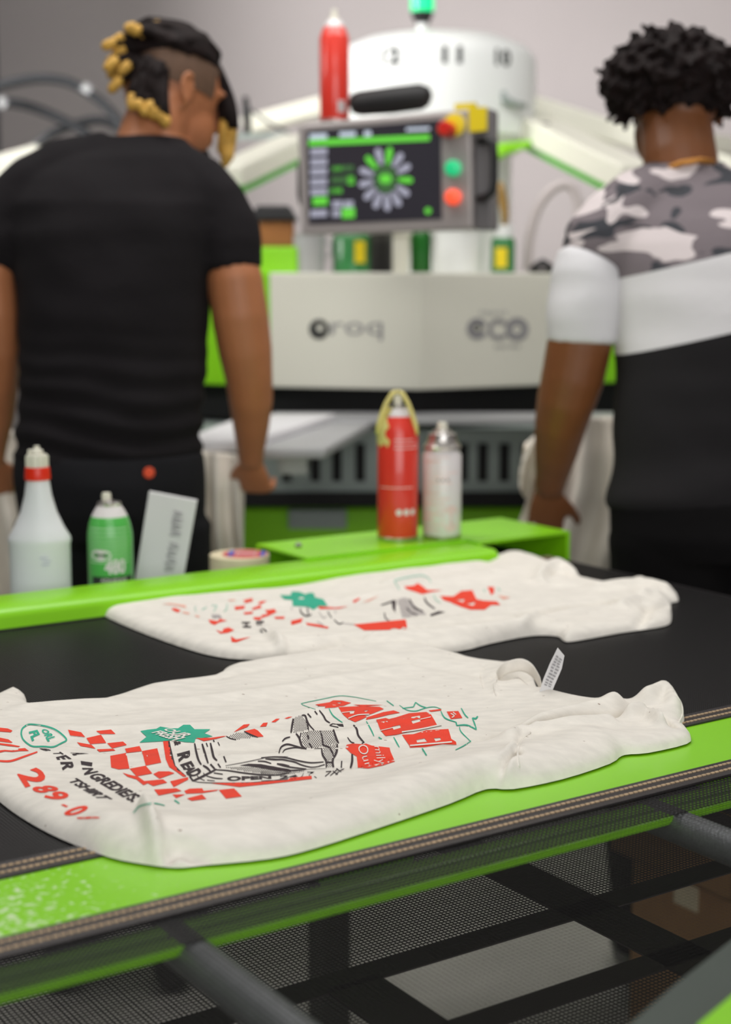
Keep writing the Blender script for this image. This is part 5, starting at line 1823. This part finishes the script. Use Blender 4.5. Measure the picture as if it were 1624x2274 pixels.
MB().ell((0, 0, 0.06), ((0.07, 0, 0), (0, 0.045, 0), (0, 0, 0.06)), 20, 12).build('bag_body', 'lime', t, smooth=True)
MB().tube([(0, 0, 0.11), (0.01, 0, 0.125), (0.03, 0.01, 0.145)], [0.02, 0.012, 0.025], 12).build('tied_neck', 'lime', t, smooth=True)

# ================================================================== PEOPLE


def remesh(mb, name, voxel, iters=6, jitter=None):
    me = mb.mesh(name)
    o_ = bpy.data.objects.new(name, me)
    COL.objects.link(o_)
    r = o_.modifiers.new('r', 'REMESH')
    r.mode = 'VOXEL'
    r.voxel_size = voxel
    s_ = o_.modifiers.new('s', 'SMOOTH')
    s_.factor = 0.5
    s_.iterations = iters
    bpy.context.view_layer.update()
    dg = bpy.context.evaluated_depsgraph_get()
    out = bpy.data.meshes.new_from_object(o_.evaluated_get(dg))
    bpy.data.objects.remove(o_)
    if jitter:
        co = [v_.co.copy() for v_ in out.vertices]
        nr = [v_.normal.copy() for v_ in out.vertices]
        for v_, c_, n_ in zip(out.vertices, co, nr):
            v_.co = c_ + n_ * jitter(c_)
    return out


def hand(mb, wr, d, n_, l, s=1.0, curl=0.5, thumb=0.6):
    """wr wrist, d along the hand, n_ palm normal, l towards the thumb side"""
    d = Vector(d).normalized()
    l = Vector(l)
    l = (l - d * l.dot(d)).normalized()
    n_ = Vector(n_)
    n_ = (n_ - d * n_.dot(d) - l * n_.dot(l)).normalized()
    wr = Vector(wr)
    mb.tube([wr - d * 0.02 * s, wr, wr + d * 0.03 * s, wr + d * 0.06 * s, wr + d * 0.088 * s, wr + d * 0.094 * s],
            [(0.026 * s, 0.020 * s), (0.027 * s, 0.019 * s), (0.036 * s, 0.017 * s), (0.041 * s, 0.0155 * s), (0.040 * s, 0.0125 * s), (0.034 * s, 0.009 * s)], 16, fixed=(l, n_))
    for off, ln, cr in ((0.031, 0.072, 0.85), (0.0105, 0.082, 1.0), (-0.0105, 0.077, 1.1), (-0.031, 0.060, 1.25)):
        p_ = wr + d * 0.082 * s + l * off * s
        a = 0.15
        pts, rr = [p_], [0.0098 * s]
        for seg, r2 in ((0.45, 0.0092), (0.32, 0.0085), (0.23, 0.0068)):
            a += curl * cr * 0.8
            dd = d * math.cos(a) + n_ * math.sin(a) + l * off * 0.9
            p_ = p_ + dd.normalized() * ln * seg * s
            pts.append(p_)
            rr.append(r2 * s)
        mb.tube(pts, rr, 10)
    p_ = wr + d * 0.022 * s + l * 0.026 * s
    pts, rr = [p_], [0.0135 * s]
    for seg, k1, k2, r2 in ((0.035, 0.75, 0.25, 0.0118), (0.030, 0.45, 0.45, 0.0100), (0.024, 0.15, 0.55, 0.0075)):
        p_ = p_ + (d * 0.8 + l * k1 + n_ * k2 * thumb * 1.6).normalized() * seg * s
        pts.append(p_)
        rr.append(r2 * s)
    mb.tube(pts, rr, 10)


def rings(mb, spec, lat=(1, 0, 0), n=28):
    """spec: (px, py, half width px, half depth m, Y)"""
    lat = Vector(lat).normalized()
    dep = Vector((-lat.y, lat.x, 0))
    pts = [P(a, b2, Y_) for a, b2, _, _, Y_ in spec]
    rad = [(hw / F_PX * Y_, hd) for _, _, hw, hd, Y_ in spec]
    mb.tube(pts, rad, n, fixed=(lat, dep))


def chain(mb, spec, n=16):
    mb.tube([P(a, b2, Y_) for a, b2, Y_, _ in spec], [r for _, _, _, r in spec], n)


def legs(mb, px_l, px_r, py, Y_, r0, grow=0.0):
    for px_ in (px_l, px_r):
        a = P(px_, py, Y_)
        sgn = -1 if px_ == px_l else 1
        mb.tube([a, Vector((a.x, a.y, a.z - 0.20)), Vector((a.x + 0.01 * sgn, a.y + 0.01, 0.50)), Vector((a.x + 0.02 * sgn, a.y, 0.30)), Vector((a.x + 0.02 * sgn, a.y - 0.01, 0.10))],
                [r0, r0 * 0.92, r0 * 0.64 + grow, r0 * 0.62 + grow, r0 * 0.45 + grow], 18)
    return


def shoes(root, pts, m_):
    for x, y in pts:
        mb_ = MB()
        mb_.tube([(x, y - 0.09, 0.045), (x, y - 0.06, 0.05), (x, y + 0.02, 0.055), (x, y + 0.10, 0.040), (x, y + 0.17, 0.032), (x, y + 0.20, 0.028)],
                 [(0.030, 0.040), (0.040, 0.049), (0.043, 0.053), (0.048, 0.039), (0.044, 0.031), (0.022, 0.022)], 16, fixed=((1, 0, 0), (0, 0, 1)))
        mb_.build('shoe', m_, root, smooth=True, inv=True)


def head(mb, c_, f, up, s=1.0):
    """skull, jaw, nose, brow, lips, ears on one mesh; f = facing"""
    f = Vector(f).normalized()
    up = Vector(up)
    up = (up - f * up.dot(f)).normalized()
    l = up.cross(f).normalized()
    c_ = Vector(c_)
    mb.ell(c_ + up * 0.012 * s - f * 0.008 * s, (l * 0.076 * s, f * 0.096 * s, up * 0.106 * s))
    mb.ell(c_ + f * 0.030 * s - up * 0.055 * s, (l * 0.060 * s, f * 0.064 * s, up * 0.070 * s))
    mb.ell(c_ + f * 0.070 * s - up * 0.098 * s, (l * 0.026 * s, f * 0.024 * s, up * 0.022 * s))
    mb.ell(c_ + f * 0.080 * s + up * 0.022 * s, (l * 0.050 * s, f * 0.014 * s, up * 0.012 * s))
    mb.tube([c_ + f * 0.086 * s + up * 0.012 * s, c_ + f * 0.099 * s - up * 0.010 * s, c_ + f * 0.110 * s - up * 0.030 * s, c_ + f * 0.094 * s - up * 0.038 * s],
            [0.008 * s, 0.011 * s, 0.014 * s, 0.010 * s], 10)
    for k2 in (-0.058, -0.070):
        mb.ell(c_ + f * 0.088 * s + up * k2 * s, (l * 0.024 * s, f * 0.011 * s, up * 0.0065 * s))
    for sg in (-1, 1):
        e = c_ + l * sg * 0.077 * s - up * 0.012 * s - f * 0.010 * s
        o1 = (l * sg * 0.8 - f * 0.45).normalized()
        ring_ = []
        for i in range(11):
            t_ = -2.2 + 4.2 * i / 10
            ring_.append(e + o1 * 0.012 * s + up * (0.026 * s * math.sin(t_ + 0.2) + 0.004 * s) - f * (0.015 * s * math.cos(t_)))
        mb.tube(ring_, 0.0052 * s, 8)
        mb.ell(e + o1 * 0.005 * s, (f * 0.014 * s, up * 0.024 * s, o1 * 0.007 * s))
        mb.ell(e + o1 * 0.006 * s - up * 0.026 * s, (f * 0.008 * s, up * 0.009 * s, o1 * 0.006 * s))
    return f, up, l


# ---------------------------------------------------------------- person in the black t-shirt
YA = 2.75
zf = P(250, 1130, YA)
man = thing('person', 'person in a black t-shirt and dark trousers with blond-tipped locs, back turned', 'person', (zf.x, YA - 0.02, 0))
mb = MB()
rings(mb, [(245, 1150, 180, 0.105, 2.73), (243, 1060, 190, 0.115, 2.73), (247, 950, 178, 0.11, 2.74), (255, 780, 185, 0.115, 2.77), (255, 600, 200, 0.12, 2.80), (258, 480, 228, 0.118, 2.83), (272, 395, 205, 0.10, 2.86), (300, 345, 140, 0.085, 2.88), (325, 310, 85, 0.065, 2.895)])
chain(mb, [(322, 345, 2.88, 0.060), (335, 300, 2.895, 0.058), (350, 262, 2.91, 0.058), (372, 225, 2.94, 0.060)])
HC = P(388, 208, 2.96)
hf, hup, hl = head(mb, HC, (0.80, 0.55, -0.30), (0.15, 0.18, 1.0), 0.98)
legs(mb, 150, 352, 1160, 2.72, 0.082)
RA = [(455, 425, 2.85, 0.055), (492, 475, 2.83, 0.055), (512, 560, 2.80, 0.045), (522, 620, 2.79, 0.0505), (533, 700, 2.79, 0.0520), (545, 780, 2.80, 0.0495), (553, 840, 2.81, 0.0440), (557, 890, 2.825, 0.0415), (558, 950, 2.85, 0.034), (557, 1005, 2.875, 0.0255), (557, 1022, 2.885, 0.025)]
chain(mb, RA)
LA = [(68, 425, 2.85, 0.055), (15, 480, 2.83, 0.055), (-20, 560, 2.80, 0.050), (-26, 620, 2.79, 0.0505), (-20, 700, 2.79, 0.0520), (-14, 780, 2.80, 0.0495), (-12, 850, 2.82, 0.044), (-14, 920, 2.85, 0.039), (-18, 990, 2.88, 0.029), (-18, 1022, 2.89, 0.025)]
chain(mb, LA)
hand(mb, P(557, 1022, 2.885), (0.12, 0.55, -1.0), (-0.2, 0.9, 0.3), (-0.9, 0.25, 0.0), 0.80, 0.85)
hand(mb, P(-18, 1022, 2.89), (-0.02, 0.55, -1.0), (0.2, 0.9, 0.3), (0.9, 0.25, 0.0), 0.84, 0.85)
me = remesh(mb, 'body', 0.0050, 4)
link('body', me, 'skin1', man, smooth=True, inv=True)


def wr1(c_):
    return 0.0035 * noise.noise(Vector((c_.x * 5, c_.y * 5, c_.z * 22))) + 0.004 * noise.noise(Vector((c_.x * 11 + c_.z * 9, c_.y * 6, c_.z * 9 - c_.x * 6)))


def wr2(c_):
    a = max(0.0, min(1.0, (1.22 - c_.z) / 0.2))
    return wr1(c_) + a * 0.0065 * math.sin((c_.z + 0.10 * c_.x + 0.02 * noise.noise(c_ * 6)) * 2 * math.pi / 0.045) * (0.6 + 0.4 * noise.noise(c_ * 7))


mb = MB()
rings(mb, [(236, 1018, 208, 0.128, 2.73), (240, 990, 208, 0.128, 2.735), (246, 900, 206, 0.126, 2.745), (253, 780, 209, 0.130, 2.77), (252, 680, 212, 0.132, 2.785), (252, 600, 216, 0.134, 2.80), (255, 520, 236, 0.132, 2.82), (258, 455, 246, 0.124, 2.835),
           (266, 400, 228, 0.108, 2.855), (285, 355, 175, 0.095, 2.87), (305, 325, 122, 0.082, 2.885), (318, 305, 92, 0.075, 2.895)], n=36)
chain(mb, [(300, 375, 2.865, 0.070), (380, 395, 2.86, 0.070), (440, 425, 2.85, 0.068), (478, 465, 2.835, 0.066), (500, 515, 2.82, 0.064), (511, 560, 2.805, 0.060), (514, 584, 2.80, 0.058), (515, 598, 2.80, 0.058)])
chain(mb, [(250, 375, 2.865, 0.070), (150, 395, 2.86, 0.070), (82, 425, 2.85, 0.068), (38, 465, 2.835, 0.066), (6, 515, 2.82, 0.064), (-16, 555, 2.805, 0.060), (-22, 578, 2.80, 0.058), (-24, 590, 2.80, 0.058)])
me = remesh(mb, 'black_t_shirt', 0.0065, 9, wr2)
o = link('t_shirt', me, 'tee_black', man, smooth=True, inv=True)
o['label'] = 'black crew neck t-shirt'
mb = MB()
rings(mb, [(240, 1000, 211, 0.126, 2.73), (243, 1060, 214, 0.134, 2.72), (250, 1130, 210, 0.135, 2.715), (252, 1185, 200, 0.120, 2.715)], n=36)
legs(mb, 148, 356, 1160, 2.715, 0.094, 0.014)
me = remesh(mb, 'trousers', 0.0075, 5, lambda c_: 0.6 * wr1(c_))
link('trousers', me, 'pants1', man, smooth=True, inv=True)
a = P(331, 1050, 2.58)
MB().lathe([(0.0095, -0.002), (0.0095, 0.001), (0.008, 0.002)], 20).build('orange_tag', 'orange', man)
o = bpy.data.objects['orange_tag']
o.rotation_euler = (math.pi / 2, 0, 0)
hit = P(331, 1050, 2.592)
o.location = hit - Vector(man.location)
shoes(man, [(P(150, 1160, 2.72).x - 0.02, 2.72), (P(352, 1160, 2.72).x + 0.02, 2.72)], 'black')
# shaved sides: a thin cap over the skull, hair on top, locs
mb = MB()
mb.ell(HC + hup * 0.014 - hf * 0.010, (hl * 0.0775, hf * 0.0965, hup * 0.1065), 28, 20)
keep = MB()
sel = []
for f_ in mb.f:
    c_ = sum((Vector(mb.v[i]) for i in f_), Vector()) / len(f_) - HC
    uu, ff, ll_ = c_.dot(hup), c_.dot(hf), c_.dot(hl)
    if uu > -0.012 - 0.30 * ff * (ff < 0) * -1 * 0 and not (ff > 0.055 and uu < 0.05) and uu > -0.01 + 0.25 * max(ff, 0):
        sel.append(f_)
keep.v, keep.f = mb.v, sel
keep.build('shaved_side', 'stubble', man, smooth=True, inv=True)
mb = MB()
HT = HC + hup * 0.050 - hf * 0.020
mb.ell(HT, (hl * 0.066, hf * 0.088, hup * 0.064), 26, 16)
for i in range(22):
    a = -1.40 + 2.8 * i / 21 + random.uniform(-0.08, 0.08)
    e0, e1 = random.uniform(-1.1, -0.7), random.uniform(0.75, 1.25)
    pts = []
    for j in range(9):
        b0 = e0 + (e1 - e0) * j / 8
        k2 = 1.03 + 0.12 * noise.noise(Vector((i * 1.7, j * 0.7, 2.0)))
        pts.append(HT + (hl * 0.068 * math.sin(a + 0.1 * math.sin(j)) * math.cos(b0) + hup * 0.068 * math.cos(a) * math.cos(b0 * 0.8) + hf * 0.092 * math.sin(b0)) * k2)
    mb.tube(pts, [0.005, 0.008, 0.009, 0.0095, 0.0095, 0.0095, 0.009, 0.008, 0.005], 8)
me = remesh(mb, 'hair_top', 0.004, 1)
link('hair_top', me, 'hair', man, smooth=True, inv=True)
random.seed(21)


def loc(dpts, drad, tpts, trad):
    a_ = MB().tube(dpts, drad, 8).build('loc', 'hair', man, smooth=True, inv=True)
    b2 = MB().tube(tpts, trad, 8).build('loc_tip', 'blond', a_, smooth=True)
    b2['label'] = 'bleached blond tip'


tips = [(226, 106), (236, 142), (232, 155), (250, 96), (262, 110), (276, 66), (290, 72), (305, 86), (322, 80), (344, 60), (356, 64), (240, 172), (243, 205), (256, 190), (268, 186), (276, 198), (262, 165), (285, 105), (310, 98), (250, 125)]
for i, (x, y) in enumerate(tips):
    Ye = 2.90 + random.uniform(-0.05, 0.05)
    sx, sy = 330 + 0.35 * (x - 226) * 0.9 + random.uniform(-12, 12), 96 + 0.42 * (y - 60) + random.uniform(-8, 8)
    a = P(sx, sy, 2.91)
    e = P(x, y, Ye)
    m1 = a.lerp(e, 0.45) + Vector((0, -0.01, 0.012))
    m2 = a.lerp(e, 0.72) + Vector((0, -0.01, 0.010))
    g0 = P(372 + 3.2 * (i % 20) + random.uniform(-8, 8), 84 + random.uniform(-8, 34), 2.905)
    g1 = g0.lerp(a, 0.5) + Vector((0, -0.006, 0.010))
    loc([g0, g1, a + Vector((0, -0.004, 0.004)), a.lerp(m1, 0.6) + Vector((0, 0, 0.004)), m1, m2], [0.007, 0.0105, 0.0110, 0.0105, 0.010, 0.009], [m2.lerp(m1, 0.15), m2, e.lerp(m2, 0.3), e], [0.0088, 0.0100, 0.0095, 0.0045])
for (pts, split) in (([(330, 130), (318, 175), (312, 215), (305, 245)], 3), ([(345, 135), (335, 185), (328, 225), (318, 258)], 2), ([(355, 140), (350, 190), (345, 230), (340, 262)], 3), ([(322, 140), (305, 180), (298, 210), (292, 240)], 2),
                     ([(362, 150), (360, 200), (362, 245), (368, 282)], 3), ([(340, 140), (322, 195), (330, 230), (338, 248)], 2), ([(350, 150), (342, 205), (350, 240), (360, 270)], 2)):
    pp = [P(x, y, 2.868 - 0.004 * j + random.uniform(-0.008, 0.004)) for j, (x, y) in enumerate(spline(pts, 3, False))]
    kx = min(split * 3, len(pp) - 3)
    loc(pp[:kx + 1], [0.0125] * (kx + 1), pp[kx:], [0.0115] * (len(pp) - kx - 1) + [0.006])
for pts in ([(420, 95), (455, 120), (482, 165), (500, 215), (508, 270), (505, 320), (500, 372)], [(430, 100), (468, 135), (492, 180), (512, 235), (516, 285), (510, 330), (505, 360)], [(440, 110), (470, 150), (488, 200), (498, 250), (496, 300), (492, 345)]):
    pp = [P(x, y, 2.985 + 0.004 * math.sin(j)) for j, (x, y) in enumerate(spline(pts, 3, False))]
    kx = int(len(pp) * 0.66)
    loc(pp[:kx + 1], [0.013] * (kx + 1), pp[kx:], [0.0105] * (len(pp) - kx - 1) + [0.004])
# beard
mb = MB().ell(HC + hf * 0.066 - hup * 0.100, (hl * 0.034, hf * 0.034, hup * 0.026), 18, 12)
mb.build('beard', 'hair', man, smooth=True, inv=True)
# elbow tattoo patch
mb = MB().ell(P(552, 816, 2.764), ((0.014, 0.004, 0.002), (0, 0.003, 0), (0, 0, 0.006)), 12, 8)
mb.build('elbow_mark', 'hose', man, smooth=True, inv=True)

# ---------------------------------------------------------------- person in the camouflage t-shirt
man2 = thing('person', 'person in a camouflage, white and black t-shirt with short afro hair, back turned', 'person', (P(1610, 1130, 2.63).x, 2.63, 0))
mb = MB()
rings(mb, [(1612, 1170, 225, 0.115, 2.62), (1612, 1080, 235, 0.12, 2.63), (1615, 900, 225, 0.115, 2.66), (1610, 700, 215, 0.12, 2.69), (1590, 560, 215, 0.115, 2.72), (1572, 480, 190, 0.10, 2.74), (1550, 420, 130, 0.085, 2.765), (1525, 380, 88, 0.065, 2.78)])
chain(mb, [(1520, 410, 2.765, 0.066), (1510, 350, 2.78, 0.066), (1505, 300, 2.80, 0.064), (1500, 250, 2.82, 0.064)])
HC2 = P(1497, 222, 2.84)
hf2, hup2, hl2 = head(mb, HC2, (-0.30, 0.95, -0.22), (0.0, 0.2, 1.0), 0.98)
legs(mb, 1495, 1730, 1190, 2.62, 0.092)
chain(mb, [(1368, 515, 2.735, 0.058), (1325, 580, 2.72, 0.058), (1300, 680, 2.70, 0.056), (1288, 760, 2.695, 0.0575), (1272, 840, 2.70, 0.0560), (1258, 890, 2.71, 0.0525), (1246, 940, 2.73, 0.0475), (1236, 1000, 2.765, 0.0405), (1226, 1055, 2.80, 0.031), (1221, 1085, 2.82, 0.0275)])
chain(mb, [(1790, 515, 2.735, 0.058), (1838, 580, 2.72, 0.058), (1865, 680, 2.70, 0.056), (1880, 760, 2.695, 0.0575), (1890, 840, 2.70, 0.0560), (1892, 890, 2.71, 0.0525), (1880, 940, 2.74, 0.0475), (1855, 1000, 2.79, 0.0405), (1830, 1055, 2.84, 0.031), (1818, 1085, 2.86, 0.0275)])
hand(mb, P(1221, 1085, 2.82), (-0.05, 0.38, -1.0), (0.35, 0.9, 0.2), (0.9, -0.25, 0.0), 0.88, 0.55)
hand(mb, P(1818, 1085, 2.86), (-0.1, 0.55, -1.0), (-0.2, 0.9, 0.3), (-0.9, -0.2, 0.0), 0.88, 0.8)
me = remesh(mb, 'body', 0.0050, 4)
link('body', me, 'skin2', man2, smooth=True, inv=True)
SL = 0.24
p1, p2 = P(1480, 597, 2.58), P(1497, 768, 2.57)
camo = camo_mat(p1.z - SL * p1.x, p2.z - SL * p2.x, SL)
mb = MB()
rings(mb, [(1612, 1128, 264, 0.136, 2.62), (1613, 1100, 263, 0.136, 2.62), (1618, 1000, 258, 0.132, 2.64), (1620, 880, 254, 0.132, 2.66), (1616, 780, 247, 0.134, 2.68), (1606, 690, 243, 0.136, 2.695), (1592, 600, 246, 0.134, 2.715), (1580, 540, 246, 0.128, 2.73),
           (1570, 490, 225, 0.118, 2.745), (1556, 445, 178, 0.104, 2.76), (1538, 408, 132, 0.090, 2.775), (1522, 378, 100, 0.080, 2.785), (1515, 362, 90, 0.076, 2.79)], n=36)
chain(mb, [(1500, 440, 2.765, 0.074), (1430, 470, 2.75, 0.078), (1375, 512, 2.735, 0.079), (1340, 555, 2.725, 0.076), (1322, 590, 2.718, 0.066)], 24)
chain(mb, [(1620, 440, 2.765, 0.074), (1710, 470, 2.75, 0.078), (1775, 512, 2.735, 0.078), (1812, 550, 2.725, 0.070)], 24)


def wr3(c_):
    a = max(0.0, min(1.0, (1.0 - c_.z) / 0.12))
    return 0.7 * wr1(c_) + a * 0.006 * math.sin((c_.z - 0.28 * c_.x) * 2 * math.pi / 0.11)


me = remesh(mb, 'panelled_shirt', 0.0065, 5, wr3)
o = link('t_shirt', me, camo, man2, smooth=True, inv=True)
o['label'] = 't-shirt with grey camouflage yoke, white band and black body'
for nm, sp in (('sleeve', [(1330, 570, 2.722, 0.040), (1316, 592, 2.718, 0.067), (1305, 625, 2.71, 0.069), (1297, 690, 2.70, 0.0645), (1292, 735, 2.695, 0.0610), (1291, 760, 2.695, 0.0610)]),
               ('sleeve', [(1805, 535, 2.728, 0.050), (1832, 565, 2.720, 0.068), (1855, 620, 2.71, 0.072), (1870, 690, 2.70, 0.0655), (1877, 735, 2.695, 0.0610), (1878, 752, 2.695, 0.0600)])):
    mb = MB()
    chain(mb, sp, 24)
    me = remesh(mb, 'sleeve', 0.006, 5, wr1)
    o = link(nm, me, 'tee_white', man2, smooth=True, inv=True)
    o['label'] = 'white short sleeve'
mb = MB()
rings(mb, [(1612, 1095, 262, 0.132, 2.62), (1612, 1180, 258, 0.140, 2.61), (1612, 1230, 245, 0.125, 2.61)], n=36)
legs(mb, 1490, 1735, 1195, 2.615, 0.108, 0.014)
me = remesh(mb, 'trousers', 0.0075, 5, lambda c_: 0.6 * wr1(c_))
link('trousers', me, 'pants2', man2, smooth=True, inv=True)
shoes(man2, [(P(1495, 1190, 2.62).x - 0.02, 2.62), (P(1730, 1190, 2.62).x + 0.02, 2.62)], 'black')
MB().tube([P(x, y, 2.70) + Vector((0, dy, 0)) for x, y, dy in ((1470, 388, 0.06), (1485, 374, 0.02), (1515, 362, 0.0), (1555, 356, 0.0), (1590, 358, 0.02), (1605, 366, 0.06))], 0.0055, 8).build('necklace', 'gold', man2, smooth=True, inv=True)
# afro: knobbly mass of curls
random.seed(5)
mb = MB()
AC = P(1492, 178, 2.84)
mb.ell(AC, ((0.112, 0, 0), (0, 0.115, 0), (0, 0, 0.082)), 26, 18)
for i in range(520):
    th = random.uniform(0, 2 * math.pi)
    cz = random.uniform(-0.75, 1.0)
    sz = math.sqrt(1 - cz * cz)
    d = Vector((sz * math.cos(th), sz * math.sin(th), cz))
    b0 = AC + Vector((d.x * 0.104, d.y * 0.108, d.z * 0.076))
    ln = random.uniform(0.010, 0.030)
    jit = Vector((random.uniform(-1, 1), random.uniform(-1, 1), random.uniform(-1.3, 0.5))) * 0.011
    mb.tube([b0, b0 + d * ln * 0.6, b0 + d * ln + jit], [0.0085, 0.0075, 0.0045], 6)
me = remesh(mb, 'afro', 0.0045, 1)
link('hair', me, 'hair', man2, smooth=True, inv=True)
# faded nape below the curls
mb = MB().ell(HC2 - hup2 * 0.006 - hf2 * 0.012, (hl2 * 0.0775, hf2 * 0.0965, hup2 * 0.100), 26, 18)
keep = MB()
keep.v = mb.v
keep.f = [f_ for f_ in mb.f if (sum((Vector(mb.v[i]) for i in f_), Vector()) / len(f_) - HC2).dot(hf2) < 0.035 and (sum((Vector(mb.v[i]) for i in f_), Vector()) / len(f_) - HC2).dot(hup2) > -0.045]
keep.build('nape_fade', 'hair', man2, smooth=True, inv=True)
